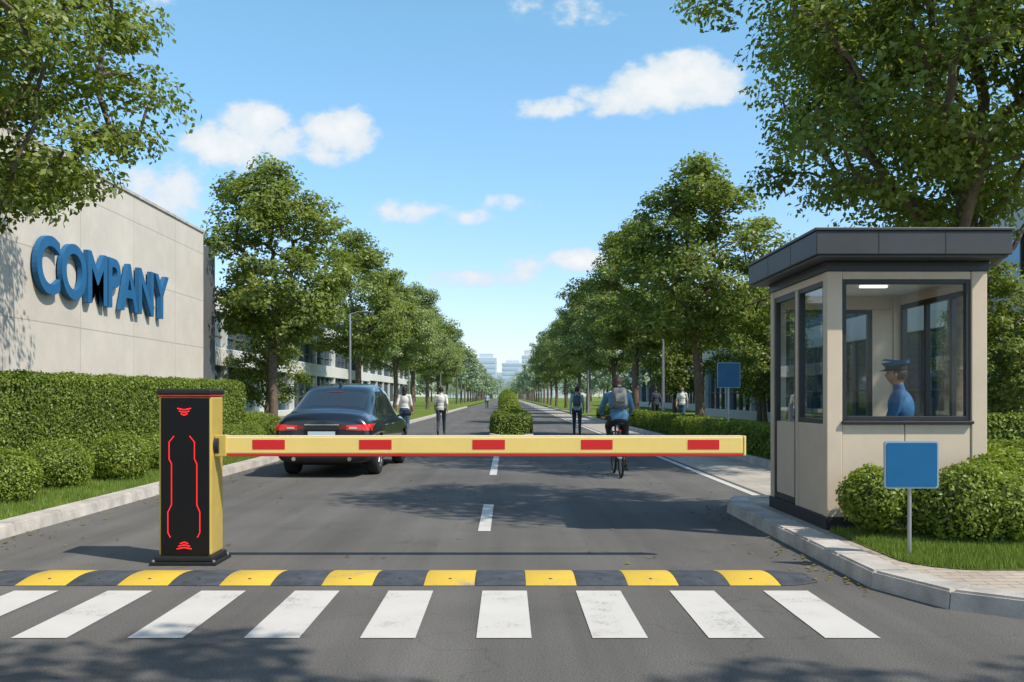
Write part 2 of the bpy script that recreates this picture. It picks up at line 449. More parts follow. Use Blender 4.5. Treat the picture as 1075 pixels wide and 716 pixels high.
def lawn_s(r, n):
    p = np.column_stack([r.uniform(3.06, 6.5, n), r.uniform(7.02, 9.04, n)])
    return p[~((p[:, 0] < 3.5) & (p[:, 1] < 7.5) & (np.hypot(p[:, 0]-3.55, p[:, 1]-7.5) > .5))]
blades('grass', 45000, lawn_s, .12, .03, .07, 4)
blades('grass', 20000, lambda r, n: np.column_stack([r.uniform(5.3, 9, n), 12.5+r.uniform(0, 1, n)**1.3*14]), .10, .03, .08, 5)
# fallen leaves along the gutters and verges
rl = np.random.default_rng(91); nl = 420
gx = np.concatenate([-4.93+np.abs(rl.normal(0, .22, 170)), 2.62-np.abs(rl.normal(0, .16, 110)), rl.uniform(-4.8, 3.4, 140)])
gy = np.concatenate([rl.uniform(8, 24, 170), rl.uniform(6.6, 12.2, 110), rl.uniform(7.9, 22, 140)])
lv, lf = leaves(rl, np.column_stack([gx, gy, np.full(nl, .012)]), np.tile([0, 0, 1.], (nl, 1)), .055, .03, .12)
M['dry_leaf'] = leaf_mat('fallen_leaf', (.16, .12, .03), (.30, .26, .06), .1, 2.)
obj('fallen_leaves', np_mesh('fallen_leaves', [(lv, lf, 0)], ['dry_leaf']))

# ------------------------------------------------------------------ hedges & bushes
def lump(p, k=1.):
    return (np.sin(p[:, 0]*5.1*k+1)*np.sin(p[:, 1]*4.3*k+2)*np.sin(p[:, 2]*5.7*k)+.5*np.sin(p[:, 0]*11*k)*np.sin(p[:, 1]*13*k+p[:, 2]*9*k))
def hedge(name, c, dims, rot, n, ll, seed, rad=.18, amp=.035):
    rng = np.random.default_rng(seed); h = np.array(dims)/2
    A = np.array([h[1]*h[2], h[1]*h[2], h[0]*h[2], h[0]*h[2], h[0]*h[1]]); face = rng.choice(5, n, p=A/A.sum())
    p = rng.uniform(-1, 1, (n, 3))*h
    for i, (ax, sg) in enumerate(((0, -1), (0, 1), (1, -1), (1, 1), (2, 1))):
        p[face == i, ax] = sg*h[ax]
    lo = h-rad; q = np.clip(p, -lo, lo); q[:, 2] = np.where(p[:, 2] < 0, p[:, 2], q[:, 2])
    nn = nrm(p-q); p = q+nn*rad
    p += nn*(lump(p)*amp+rng.uniform(-.09, .03, n))[:, None]
    p[:, 2] += h[2]
    v, f = leaves(rng, p, nn+np.array([0, 0, .25]), ll, ll*.6, .6)
    bm = bmesh.new(); add_box(bm, -h[0]+.08, h[0]-.08, -h[1]+.08, h[1]-.08, 0, 2*h[2]-.08, .1)
    bmesh.ops.triangulate(bm, faces=bm.faces)
    cv = np.array([v.co[:] for v in bm.verts]); bm.verts.index_update(); cf = np.array([[v.index for v in f.verts] for f in bm.faces]); bm.free()
    return obj(name, np_mesh(name, [(v, f, 0), (cv, cf, 1)], ['hedge_leaf', 'hedge_core']), loc=c, rotz=rot)

def bush_mesh(name, lobes, n, ll, seed, amp=.11, leaf='ball_leaf'):
    rng = np.random.default_rng(seed); parts = []; PC = []; PN = []
    tot = sum(l[3]**2 for l in lobes)
    for (x, y, z, r) in lobes:
        m = int(n*r*r/tot); d = nrm(rng.normal(0, 1, (m, 3)))
        rr = r*(1+amp*lump(d*1.2+x, 1.)+rng.uniform(-.2, .09, m))
        PC.append(np.array([x, y, z])+d*rr[:, None]*np.array([1, 1, .9])); PN.append(d+np.array([0, 0, .3]))
        bm = bmesh.new(); add_sph(bm, (x, y, z), (r*.82, r*.82, r*.73)); bmesh.ops.triangulate(bm, faces=bm.faces)
        bm.verts.index_update(); parts.append((np.array([v.co[:] for v in bm.verts]), np.array([[v.index for v in f.verts] for f in bm.faces]), 1)); bm.free()
    C = np.concatenate(PC); Nn = np.concatenate(PN); k = C[:, 2] > .0
    v, f = leaves(rng, C[k], Nn[k], ll, ll*.55, .7)
    return np_mesh(name, [(v, f, 0)]+parts, [leaf, 'hedge_core'])

ax, ay, bx, by = -8.75, 11.5, -7.4, 25.2
L_ = math.hypot(bx-ax, by-ay)
hedge('hedge', ((ax+bx)/2, (ay+by)/2, .1), (1.1, L_, 1.68), -math.atan2(bx-ax, by-ay), 95000, .055, 11)
ball = bush_mesh('shrub_mesh', [(0, 0, .36, .43)], 9000, .042, 5, .06)
ball2 = bush_mesh('shrub_mesh_b', [(0, 0, .36, .42), (.05, .03, .34, .40)], 9000, .042, 6, .08)
for i, (x, y, s) in enumerate(((-6.2, 11.75, .95), (-6.35, 13.5, 1.05), (-6.05, 14.9, 1.02), (-6.25, 16.9, 1.), (-6.3, 18.8, 1.0), (-6.2, 20.9, 1.), (-6.3, 23.2, 1.), (-6.1, 25.5, 1.1), (-6.9, 27.2, 1.2), (-6.2, 28.5, 1.1), (-7.6, 28.6, 1.3))):
    o = obj('shrub', [ball, ball2][i % 2], loc=(x, y, .08), rotz=i*1.7); o.scale = (s, s, s*random.uniform(.88, 1.))
hedge('low_hedge', (-6.7, 41, .1), (1.2, 24, .55), 0, 26000, .11, 12, .15)
hedge('low_hedge', (5.95, 37.5, .1), (1.0, 41, .62), 0, 60000, .08, 13, .15)
hedge('low_hedge', (9.4, 13.6, .1), (6.0, 1.0, .62), 0, 30000, .06, 14, .15)
hedge('hedge', (15.5, 20.2, .1), (12, 1.2, .9), 0, 26000, .09, 15, .15)
b1 = bush_mesh('booth_bush_a', [(0, 0, .30, .27), (.16, .08, .38, .22), (-.13, .05, .34, .2)], 9000, .038, 21)
b2 = bush_mesh('booth_bush_b', [(0, 0, .30, .36), (.3, .05, .3, .3), (-.26, .02, .28, .26), (.08, .1, .42, .26)], 14000, .04, 22)
for me, x, y, s in ((b1, 3.37, 8.72, 1.12), (b2, 4.02, 8.38, 1.05), (b1, 4.55, 8.75, 1.25), (b2, 5.15, 8.6, 1.1), (b1, 4.9, 9.6, 1.4), (b2, 5.6, 10.6, 1.2)):
    o = obj('shrub', me, loc=(x, y, .12), rotz=x*3); o.scale = (s, s, s)
hedge('median_hedge', (.15, 34.6, .12), (1.35, 5.2, .72), 0, 16000, .07, 31, .3, .06)
hedge('median_hedge', (.15, 45.5, .12), (1.1, 9, .60), 0, 14000, .09, 32, .25, .06)
hedge('median_hedge', (.15, 92, .12), (1.1, 76, .80), 0, 40000, .14, 33, .3, .08)
for x, y, s in ((.15, 56, 1.7), (.1, 72, 2.0), (.15, 88, 2.3), (.1, 106, 2.6), (.15, 130, 3.)):
    o = obj('shrub', ball2, loc=(x, y, .12), rotz=y); o.scale = (s*.8, s, s)

# ------------------------------------------------------------------ trees
tA = tree_mesh('tree_a', 9.9, 2.8, 3.5, 150, 180, .18, .10, 1, .16, .62, sep=.7)
tB = tree_mesh('tree_b', 9.8, 2.9, 3.4, 150, 180, .18, .10, 2, .16, .62, .8, sep=.7)
tC = tree_mesh('tree_c', 9.4, 2.7, 3.3, 140, 180, .18, .10, 33, .15, .62, .7, sep=.7)
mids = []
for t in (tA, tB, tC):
    c = t.copy(); c.materials[1] = M['leaf_mid_hazed']; mids.append(c)
def tree(me, x, y, rz, s=1., sz=None):
    o = obj('deciduous_tree', me, loc=(x, y, .08), rotz=rz); o.scale = (s, s, sz or s); return o
tree(tA, 6.35, 31.5, .4, .95, .90); tree(tB, -8.15, 33, 1.2, .97, .94)
for i, y in enumerate((48, 62, 76, 91, 107, 124, 142)):
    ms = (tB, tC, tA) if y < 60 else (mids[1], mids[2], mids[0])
    tree(ms[i % 3], 6.7+random.uniform(-.3, .3), y, i*1.3+.5, random.uniform(.94, 1.1))
for i, y in enumerate((54, 68, 83, 99, 116, 134)):
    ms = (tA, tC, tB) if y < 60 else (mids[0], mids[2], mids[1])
    tree(ms[i % 3], -8.2+random.uniform(-.3, .3), y, i*2.1, random.uniform(1.0, 1.15))
nR = tree_mesh('tree_near_r', 13.0, 4.7, 4.9, 290, 270, .155, .082, 8, .27, .74, .8, limbs=9, limb_lo=.6, sep=.7)
tree(nR, 8.75, 19, 2.2)
nL = tree_mesh('tree_near_l', 10.0, 3.3, 4.1, 205, 270, .12, .066, 9, .2, .62, .75, limbs=8, limb_lo=.7, sep=.68)
tree(nL, -7.85, 13.3, 2.3, .97)
oT = tree_mesh('tree_roadside', 10.0, 2.3, 7.0, 60, 150, .17, .09, 14, .16, .6)
tree(oT, 6.95, 8.95, 0.3)
oT2 = tree_mesh('tree_roadside_b', 10.0, 3.1, 6.2, 120, 170, .18, .1, 15, .18, .65, sep=.7)
tree(oT2, 3.0, -1.2, 0); tree(oT2, 8.8, -1.7, 1.9); tree(oT2, -1.6, -1.0, 4); tree(oT2, 5.6, -2.0, 3)
sm = tree_mesh('tree_small', 5.2, 1.7, 1.4, 90, 140, .14, .075, 17, .09, .5, sep=.7)
tree(sm, -9.6, 38, .2, .9); tree(sm, 11.2, 21.5, .9, .8); tree(sm, 10.3, 38, 1.5, 1.0); tree(sm, 9.2, 52, .4, 1.3); tree(sm, 12.2, 46, 2.4, 1.35)

def distant(name, spots, seed, leaf='leaf_far_hazed'):
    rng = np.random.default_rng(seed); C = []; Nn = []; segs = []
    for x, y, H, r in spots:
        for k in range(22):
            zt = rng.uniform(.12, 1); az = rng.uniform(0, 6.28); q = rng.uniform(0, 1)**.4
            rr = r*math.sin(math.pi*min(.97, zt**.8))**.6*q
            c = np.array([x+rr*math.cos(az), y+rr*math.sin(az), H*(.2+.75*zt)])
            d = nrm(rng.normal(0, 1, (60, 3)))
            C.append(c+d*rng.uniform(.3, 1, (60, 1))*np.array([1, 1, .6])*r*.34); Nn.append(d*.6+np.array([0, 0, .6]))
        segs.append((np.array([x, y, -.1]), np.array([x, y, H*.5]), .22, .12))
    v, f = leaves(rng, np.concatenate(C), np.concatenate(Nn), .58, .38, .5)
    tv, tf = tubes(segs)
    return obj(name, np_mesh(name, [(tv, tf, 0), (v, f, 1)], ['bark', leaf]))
rg = np.random.default_rng(77); sp = []
for y in np.arange(158, 330, 15):
    sp += [(6.8, y, 10.5, 3.3), (-8.3, y, 10.5, 3.3)]
for y in np.arange(340, 640, 24):
    sp += [(7.5, y, 11, 5), (-9.5, y, 11, 5)]
for i in range(60):
    y = rg.uniform(85, 260); x = rg.uniform(14, 20+y*.25); sp.append((x, y, rg.uniform(7, 10.5), rg.uniform(3, 4.5)))
for i in range(34):
    y = rg.uniform(95, 260); x = -rg.uniform(17, 20+y*.25); sp.append((x, y, rg.uniform(7, 10.5), rg.uniform(3, 4.5)))
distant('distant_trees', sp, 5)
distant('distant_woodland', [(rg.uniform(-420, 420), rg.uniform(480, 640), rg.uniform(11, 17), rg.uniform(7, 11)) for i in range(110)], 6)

# ------------------------------------------------------------------ company wall
wall = empty('company_wall')
bm = bmesh.new(); add_box(bm, -10.4, -9.4, -2, 29.5, .05, 6.45)
from_bm(bm, 'wall_panels', ['wallpanel'], wall)
box('coping', -10.45, -9.36, -2.05, 29.54, 6.452, 6.53, 'kerb', wall)
box('end_return', -12, -9.62, 29.503, 31.4, .05, 6.2, 'facade_dark', wall, .01)
sg = empty('company_sign', (-9.30, 18.75, 3.48))
xs_ = 0.
adv = []
for ch in 'COMPANY':
    fc = bpy.data.curves.new('letter_'+ch, 'FONT'); fc.body = ch; fc.size = 1.6; fc.extrude = .055; fc.offset = .03; fc.resolution_u = 8
    fo = bpy.data.objects.new('tmp', fc); COL.objects.link(fo)
    bpy.context.view_layer.update()
    dg = bpy.context.evaluated_depsgraph_get()
    me = bpy.data.meshes.new_from_object(fo.evaluated_get(dg)); bpy.data.objects.remove(fo)
    co = np.zeros(len(me.vertices)*3); me.vertices.foreach_get('co', co); co = co.reshape(-1, 3)
    adv.append((ch, me, co, co[:, 0].min(), co[:, 0].max()))
gap_ = .085; gaps = {('P', 'A'): -.005, ('A', 'N'): .05}
tot = sum(a[4]-a[3] for a in adv)+sum(gaps.get((a[0], b[0]), gap_) for a, b in zip(adv, adv[1:]))
kx = 7.3/tot
for i, (ch, me, co, a, b) in enumerate(adv):
    if i: xs_ += gaps.get((adv[i-1][0], ch), gap_)
    co[:, 0] = (co[:, 0]-a+xs_)*kx; xs_ += b-a
    y_a, y_b = co[:, 1].min(), co[:, 1].max()
    if ch in 'CO': co[:, 1] = (co[:, 1]-y_a)/(y_b-y_a)*1.19-.015
    else: co[:, 1] = (co[:, 1]-y_a)/(y_b-y_a)*1.16
    me.vertices.foreach_set('co', co.ravel()); me.update()
    me.polygons.foreach_set('use_smooth', [False]*len(me.polygons)); me.materials.clear()
    lo = obj('letter_'+ch.lower(), me, ['letter'], sg); lo.rotation_euler = (R(90), 0, R(90))
bm = bmesh.new()
for k in range(7):
    for zz in (.3, .8): add_cyl(bm, (-.105, .5+k*1.02, zz), (-.05, .5+k*1.02, zz), .015)
from_bm(bm, 'standoffs', ['steel'], sg)

# ------------------------------------------------------------------ office buildings
def office(name, x_face, x_back, y0, y1, bands, top, bay=3.0, fins=True):
    e = empty(name); sgn = 1 if x_face > x_back else -1
    box('core', min(x_face-sgn*.4, x_back), max(x_face-sgn*.4, x_back), y0+.3, y1-.3, .0, top-.3, 'facade_dark', e, 0)
    for i, (z0, z1, kind) in enumerate(bands):
        if kind == 'w':
            box('spandrel', min(x_face, x_back), max(x_face, x_back), y0, y1, z0, z1, 'facade_white', e, .02)
        else:
            a, b = x_face-sgn*.35, x_face-sgn*.25
            box('glazing', min(a, b), max(a, b), y0+.2, y1-.2, z0+.002, z1-.002, 'facade_glass', e, 0)
            bm = bmesh.new(); y = y0+.25
            while y < y1:
                a2, b2 = x_face-sgn*.26, x_face-sgn*.14
                add_box(bm, min(a2, b2), max(a2, b2), y-.03, y+.03, z0+.003, z1-.003); y += bay/2
            y = y0+.2
            while y < y1-.3:
                a2, b2 = x_face-sgn*.30, x_face-sgn*.03
                add_box(bm, min(a2, b2), max(a2, b2), y-.12, y+.12, z0+.003, z1-.003, mi=1); y += bay*2
            zz = z0+(z1-z0)*.35
            a2, b2 = x_face-sgn*.27, x_face-sgn*.18
            add_box(bm, min(a2, b2), max(a2, b2), y0+.25, y1-.25, zz-.025, zz+.025)
            from_bm(bm, 'mullions', ['facade_dark', 'facade_white'], e)
            box('end_glazing', min(x_face-sgn*.6, x_back+sgn*.5), max(x_face-sgn*.6, x_back+sgn*.5), y0+.15, y0+.25, z0+.003, z1-.003, 'facade_glass', e, 0)
    return e
office('office_building', -11.2, -32, 32, 78, [(.05, .7, 'w'), (.7, 2.6, 'g'), (2.6, 3.3, 'w'), (3.3, 4.7, 'g'), (4.7, 5.5, 'w')], 5.5)
office('office_building', -15.5, -40, 84, 150, [(.05, .7, 'w'), (.7, 3.2, 'g'), (3.2, 4, 'w'), (4, 6.6, 'g'), (6.6, 7.4, 'w'), (7.4, 9.6, 'g'), (9.6, 10.3, 'w')], 10.3)
office('office_building', 13.2, 34, 21.5, 66, [(.05, .6, 'w'), (.6, 3.5, 'g'), (3.5, 4.4, 'w'), (4.4, 5.7, 'g'), (5.7, 6.5, 'w')], 6.5)
office('office_building', 17, 40, 74, 135, [(.05, .7, 'w'), (.7, 3.2, 'g'), (3.2, 4, 'w'), (4, 6.2, 'g'), (6.2, 6.9, 'w')], 6.9)

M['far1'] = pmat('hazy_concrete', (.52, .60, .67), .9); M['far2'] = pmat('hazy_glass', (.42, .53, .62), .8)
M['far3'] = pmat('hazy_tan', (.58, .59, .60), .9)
def tower(x, y, w, h, m, setb=0):
    h *= .85
    e = empty('distant_tower', (x, y, 0)); bm = bmesh.new()
    add_box(bm, -w/2, w/2, 0, w, 0, h)
    if setb: add_box(bm, -w/3, w/3, w*.2, w*.8, h, h+setb)
    fl = 3.4; z = 3
    while z < h-1.5:
        add_box(bm, -w/2+.8, w/2-.8, -.15, 0.05, z, z+1.7, mi=1); add_box(bm, w/2-.05, w/2+.15, .8, w-.8, z, z+1.7, mi=1); add_box(bm, -w/2-.15, -w/2+.05, .8, w-.8, z, z+1.7, mi=1); z += fl
    from_bm(bm, 'tower_block', [m, 'far2'], e)
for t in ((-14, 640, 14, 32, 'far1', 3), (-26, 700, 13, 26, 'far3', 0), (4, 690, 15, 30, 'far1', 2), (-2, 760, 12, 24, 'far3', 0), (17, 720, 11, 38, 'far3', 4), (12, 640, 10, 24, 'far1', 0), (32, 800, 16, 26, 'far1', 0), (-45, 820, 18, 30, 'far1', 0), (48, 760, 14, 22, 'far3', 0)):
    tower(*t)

# ------------------------------------------------------------------ barrier gate
g = empty('barrier_gate', (-2.675, 8.07, 0))
def gb(name, x0, x1, y0, y1, z0, z1, mat, bev=.004): return box(name, x0, x1, y0, y1, z0, z1, mat, g, bev)
gb('base_plate', -.275, .275, -.215, .225, .002, .03, 'black_matte')
gb('base_skirt', -.245, .245, -.19, .20, .03, .075, 'black_matte', .01)
gb('side_shell', -.22, .22, -.155, .175, .075, 1.40, 'gold', .018)
gb('front_panel', -.196, .205, -.172, -.150, .085, 1.385, 'black_gloss', .006)
gb('cap_lip', -.224, .224, -.178, .179, 1.40, 1.412, 'armred', .002)
bm = bmesh.new(); add_box(bm, -.232, .232, -.186, .187, 1.413, 1.462, .016); from_bm(bm, 'cap', ['black_matte'], g)
bm = bmesh.new()
def strip(pts, w=.0035):
    for (xa, za), (xb, zb) in zip(pts, pts[1:]):
        a = Vector((xa, -.1735, za)); b = Vector((xb, -.1735, zb)); d = b-a; ang = math.atan2(d.z, d.x)
        mt = Matrix.Translation((a+b)/2) @ Matrix.Rotation(-ang, 4, 'Y')
        add_box(bm, -d.length/2-w*.4, d.length/2+w*.4, -.0025, .0025, -w, w, mat=mt)
strip([(-.085, 1.07), (-.125, 1.02), (-.125, .88), (-.105, .84), (-.105, .50), (-.135, .44), (-.135, .27), (-.115, .23)])
strip([(.045, 1.07), (.085, 1.02), (.085, .88), (.105, .84), (.105, .50), (.13, .44), (.13, .27), (.11, .23)])
for k in range(3):
    z = 1.30-k*.022; s = .055-k*.014
    strip([(-s, z), (0, z-.012), (s, z)], .005)
    z = .135+k*.022; s = .06-k*.014
    strip([(-s, z), (0, z+.012), (s, z)], .005)
from_bm(bm, 'red_light_strips', ['redled'], g)
bm = bmesh.new(); add_cyl(bm, (.21, -.03, .985), (.262, -.03, .985), .085, seg=24); add_cyl(bm, (.255, -.03, .985), (.275, -.03, .985), .05, seg=20)
from_bm(bm, 'pivot_hub', ['black_matte'], g)
gb('arm_clamp', .222, .32, -.085, .01, .895, 1.075, 'gold', .006)
gb('arm_beam', .30, 4.66, -.07, .0, .915, 1.062, 'armyellow', .012)
gb('arm_top_trim', .30, 4.655, -.062, -.008, 1.0625, 1.070, 'armwhite', .002)
gb('arm_bottom_trim', .30, 4.655, -.066, -.004, .896, .914, 'armred', .004)
gb('arm_end_cap', 4.661, 4.685, -.073, .003, .90, 1.068, 'armyellow', .008)
bm = bmesh.new()
for a, b in ((265, 299), (377, 411), (496, 530), (610, 643), (722, 755)):
    x0 = (a-532)*.008+2.675; x1 = (b-532)*.008+2.675
    add_box(bm, x0, x1, -.0735, -.0705, .955, 1.035, .001); add_box(bm, x0, x1, .0005, .0035, .955, 1.035, .001)
from_bm(bm, 'red_reflectors', ['armred'], g)
bm = bmesh.new()
for sx in (-.25, .25):
    for sy in (-.19, .2): add_cyl(bm, (sx, sy, .03), (sx, sy, .045), .012, seg=6)
from_bm(bm, 'anchor_bolts', ['steel'], g)

# ------------------------------------------------------------------ speed bump
sb = empty('speed_bump')
def bump_seg(x0, x1, mi, bm, taper=0):
    n = 14; rows = []
    for x, s in ((x0, 1), (x0+.005, 1), (x1-.005, 1), (x1, 1)) if not taper else ((x0, 1), (x0+.1, .95), (x0+.2, .6), (x1, .08)):
        edge = (x in (x0, x1)) and not taper
        row = []
        for i in range(n+1):
            t = i/n; y = 7.03+.62*t; z = .004+(.030*math.sin(math.pi*t)**.9-(.002 if edge else 0))*s
            row.append(bm.verts.new((x, y if not taper else 7.34+(y-7.34)*(.5+.5*s), max(.003, z))))
        rows.append(row)
    for a, b in zip(rows, rows[1:]):
        for i in range(n):
            f = bm.faces.new((a[i], b[i], b[i+1], a[i+1])); f.material_index = mi; f.smooth = True
    if not taper:
        mx2 = x0+(x1-x0)*.5
        add_cyl(bm, (mx2, 7.18, .018), (mx2, 7.18, .028), .012, seg=10, mi=3)
bm = bmesh.new(); x = -.616; w = .3775
for k in range(-11, 7):
    bump_seg(x+k*w+.0015, x+(k+1)*w-.0015, 0 if k % 2 == 0 else 1, bm)
bump_seg(x+7*w+.003, x+7*w+.32, 1, bm, 1)
bmesh.ops.recalc_face_normals(bm, faces=bm.faces)
from_bm(bm, 'segments', ['yellow_bump', 'black_bump', 'steel', 'plinth'], sb)

# ------------------------------------------------------------------ guard booth
B = empty('guard_booth')
x0, x1, y0, y1 = 3.07, 4.61, 9.14, 11.10
zb, zt = .24, 2.60
def bb(name, a, b, c, d, e, f, mat, bev=.004): return box(name, a, b, c, d, e, f, mat, B, bev)
bb('plinth', x0-.012, x1+.012, y0-.012, y1+.012, .115, zb, 'plinth', .006)
bb('floor', x0+.12, x1-.12, y0+.12, y1-.12, zb, zb+.02, 'desk', 0)
for nm, a, c in (('post_fl', x0, y0), ('post_fr', x1-.15, y0), ('post_bl', x0, y1-.12), ('post_br', x1-.15, y1-.12)):
    bb('corner_'+nm, a, a+.15, c, c+.12, zb, zt, 'beige', .008)
bb('front_panel_a', x0+.153, x0+.75, y0+.012, y0+.10, zb, 1.13, 'beige', .005)
bb('front_panel_b', x0+.757, x1-.153, y0+.012, y0+.10, zb, 1.13, 'beige', .005)
bb('front_header', x0+.153, x1-.153, y0+.012, y0+.10, 2.525, zt, 'beige', .004)
bb('front_sill', x0+.14, x1-.14, y0-.035, y0+.10, 1.133, 1.165, 'frame', .006)
def frame_y(nm, xa, xb, z0, z1, y, t=.04, dp=.06, mull=(), gl='glass'):
    bm = bmesh.new()
    add_box(bm, xa, xa+t, y, y+dp, z0, z1, .003); add_box(bm, xb-t, xb, y, y+dp, z0, z1, .003)
    add_box(bm, xa+t+.001, xb-t-.001, y, y+dp, z0, z0+t, .003); add_box(bm, xa+t+.001, xb-t-.001, y, y+dp, z1-t, z1, .003)
    for m in mull: add_box(bm, m-t/2, m+t/2, y+.004, y+dp-.004, z0+t+.001, z1-t-.001, .003)
    from_bm(bm, nm+'_frame', ['frame'], B)
    yg = y+dp*.5; quad(nm+'_glass', [(xa+t*.5, yg, z0+t*.5), (xb-t*.5, yg, z0+t*.5), (xb-t*.5, yg, z1-t*.5), (xa+t*.5, yg, z1-t*.5)], gl, B)
def frame_x(nm, ya, yb, z0, z1, x, t=.04, dp=.06, mull=(), gl='glass_side'):
    bm = bmesh.new()
    add_box(bm, x, x+dp, ya, ya+t, z0, z1, .003); add_box(bm, x, x+dp, yb-t, yb, z0, z1, .003)
    add_box(bm, x, x+dp, ya+t+.001, yb-t-.001, z0, z0+t, .003); add_box(bm, x, x+dp, ya+t+.001, yb-t-.001, z1-t, z1, .003)
    for m in mull: add_box(bm, x+.004, x+dp-.004, m-t/2, m+t/2, z0+t+.001, z1-t-.001, .003)
    from_bm(bm, nm+'_frame', ['frame'], B)
    xg = x+dp*.5; quad(nm+'_glass', [(xg, ya+t*.5, z0+t*.5), (xg, yb-t*.5, z0+t*.5), (xg, yb-t*.5, z1-t*.5), (xg, ya+t*.5, z1-t*.5)], gl, B)
frame_y('front_window', x0+.155, x1-.155, 1.168, 2.522, y0+.02)
bb('left_panel', x0+.012, x0+.08, y0+.123, 10.08, zb, 1.13, 'beige', .005)
bb('left_header', x0+.012, x0+.08, y0+.123, y1-.123, 2.525, zt, 'beige', .004)
bb('left_jamb', x0+.005, x0+.085, 10.085, 10.16, zb, 2.522, 'beige', .004)
frame_x('left_window', y0+.13, 10.08, 1.135, 2.522, x0+.015, .045, .06)
frame_x('door', 10.165, y1-.125, zb+.003, 2.522, x0+.015, .06, .055)
bb('door_kick_panel', x0+.022, x0+.062, 10.227, y1-.187, zb+.07, 1.12, 'beige', .004)
bb('door_handle', x0-.035, x0+.01, 10.25, 10.27, 1.14, 1.32, 'steel', .004)
bb('right_panel', x1-.08, x1-.012, y0+.123, y1-.123, zb, 1.13, 'beige', .005)
bb('right_header', x1-.08, x1-.012, y0+.123, y1-.123, 2.525, zt, 'beige', .004)
frame_x('right_window', y0+.125, y1-.125, 1.135, 2.45, x1-.075, .05, .06, (9.75, 10.35), 'glass')
bb('right_header_b', x1-.08, x1-.014, y0+.124, y1-.124, 2.452, 2.523, 'beige', .002)
bb('back_panel', x0+.153, x1-.153, y1-.10, y1-.012, zb, 1.13, 'beige', .005)
bb('back_header', x0+.153, x1-.153, y1-.10, y1-.012, 2.40, zt, 'beige', .004)
bb('back_solid', 4.22, x1-.153, y1-.10, y1-.012, 1.132, 2.398, 'beige', .004)
frame_y('back_window', x0+.155, 4.217, 1.133, 2.397, y1-.09, .045, .06, (), 'glass')
bb('ceiling', x0+.09, x1-.09, y0+.11, y1-.11, 2.555, 2.598, 'white', 0)
bb('ceiling_lamp', 3.68, 3.96, 9.9, 9.96, 2.53, 2.553, 'lamp', .004)
bb('roof_neck', x0-.015, x1+.015, y0-.015, y1+.015, 2.602, 2.692, 'frame', .004)
bb('roof_soffit', 2.90, 4.66, 8.86, 11.28, 2.694, 2.715, 'roofgrey', .003)
bb('roof_fascia', 2.87, 4.69, 8.83, 11.31, 2.717, 2.935, 'roofgrey', .008)
bb('roof_coping', 2.855, 4.705, 8.815, 11.325, 2.937, 2.965, 'roofgrey', .006)
bm = bmesh.new()
for xx in (3.45, 4.07): add_box(bm, xx-.004, xx+.004, 8.828, 8.84, 2.72, 2.932)
for yy in (9.65, 10.48): add_box(bm, 2.868, 2.88, yy-.004, yy+.004, 2.72, 2.932)
from_bm(bm, 'roof_seams', ['frame'], B)
bb('desk_top', x0+.10, x1-.17, y0+.14, y0+.52, 1.05, 1.085, 'desk', .004)
bb('desk_left', x0+.10, x0+.48, y0+.523, 10.05, 1.05, 1.085, 'desk', .004)
bm = bmesh.new(); add_box(bm, 3.40, 3.43, 9.62, 9.95, 1.14, 1.36, .004); add_box(bm, 3.36, 3.40, 9.76, 9.80, 1.09, 1.2); add_box(bm, 3.28, 3.44, 9.69, 9.87, 1.087, 1.1, .003)
from_bm(bm, 'monitor', ['frame'], B)
bm = bmesh.new()
add_cyl(bm, (4.12, 9.88, .26), (4.12, 9.88, .84), .025); add_cyl(bm, (4.12, 9.88, .84), (4.12, 9.88, .88), .19, seg=24); add_cyl(bm, (4.12, 9.88, .262), (4.12, 9.88, .29), .22, seg=24)
from_bm(bm, 'stool', ['frame'], B)

# ------------------------------------------------------------------ signs & lamps
def sign(loc, w, h, zc, pr=.016):
    e = empty('blue_sign', loc); bm = bmesh.new()
    add_cyl(bm, (0, 0, 0), (0, 0, zc+h*.35), pr, seg=14); add_cyl(bm, (0, 0, 0), (0, 0, .015), pr*2.8, seg=16)
    from_bm(bm, 'post', ['steel'], e, smooth=False)
    def plate(nm, a, b, c, d, ya, yb, r, mat):
        bm = bmesh.new(); pts = []
        for cx, cz, s in ((b-r, d-r, 0), (a+r, d-r, 90), (a+r, c+r, 180), (b-r, c+r, 270)):
            for i in range(7): t = R(s+15*i); pts.append((cx+r*math.cos(t), cz+r*math.sin(t)))
        F = [bm.verts.new((x, ya, z)) for x, z in pts]; K = [bm.verts.new((x, yb, z)) for x, z in pts]
        bm.faces.new(F); bm.faces.new(K[::-1]); n = len(F)
        for i in range(n): bm.faces.new((F[i], K[i], K[(i+1) % n], F[(i+1) % n]))
        bmesh.ops.recalc_face_normals(bm, faces=bm.faces); from_bm(bm, nm, [mat], e)
    plate('panel_rim', -w/2, w/2, zc-h/2, zc+h/2, -pr-.026, -pr-.002, w*.05, 'signedge')
    m_ = w*.03; plate('panel_face', -w/2+m_, w/2-m_, zc-h/2+m_, zc+h/2-m_, -pr-.030, -pr-.0265, w*.035, 'signblue')
    return e
sign((3.22, 7.62, .12), .43, .375, .735)
sign((5.58, 24.0, .1), .58, .64, 1.83, .03)

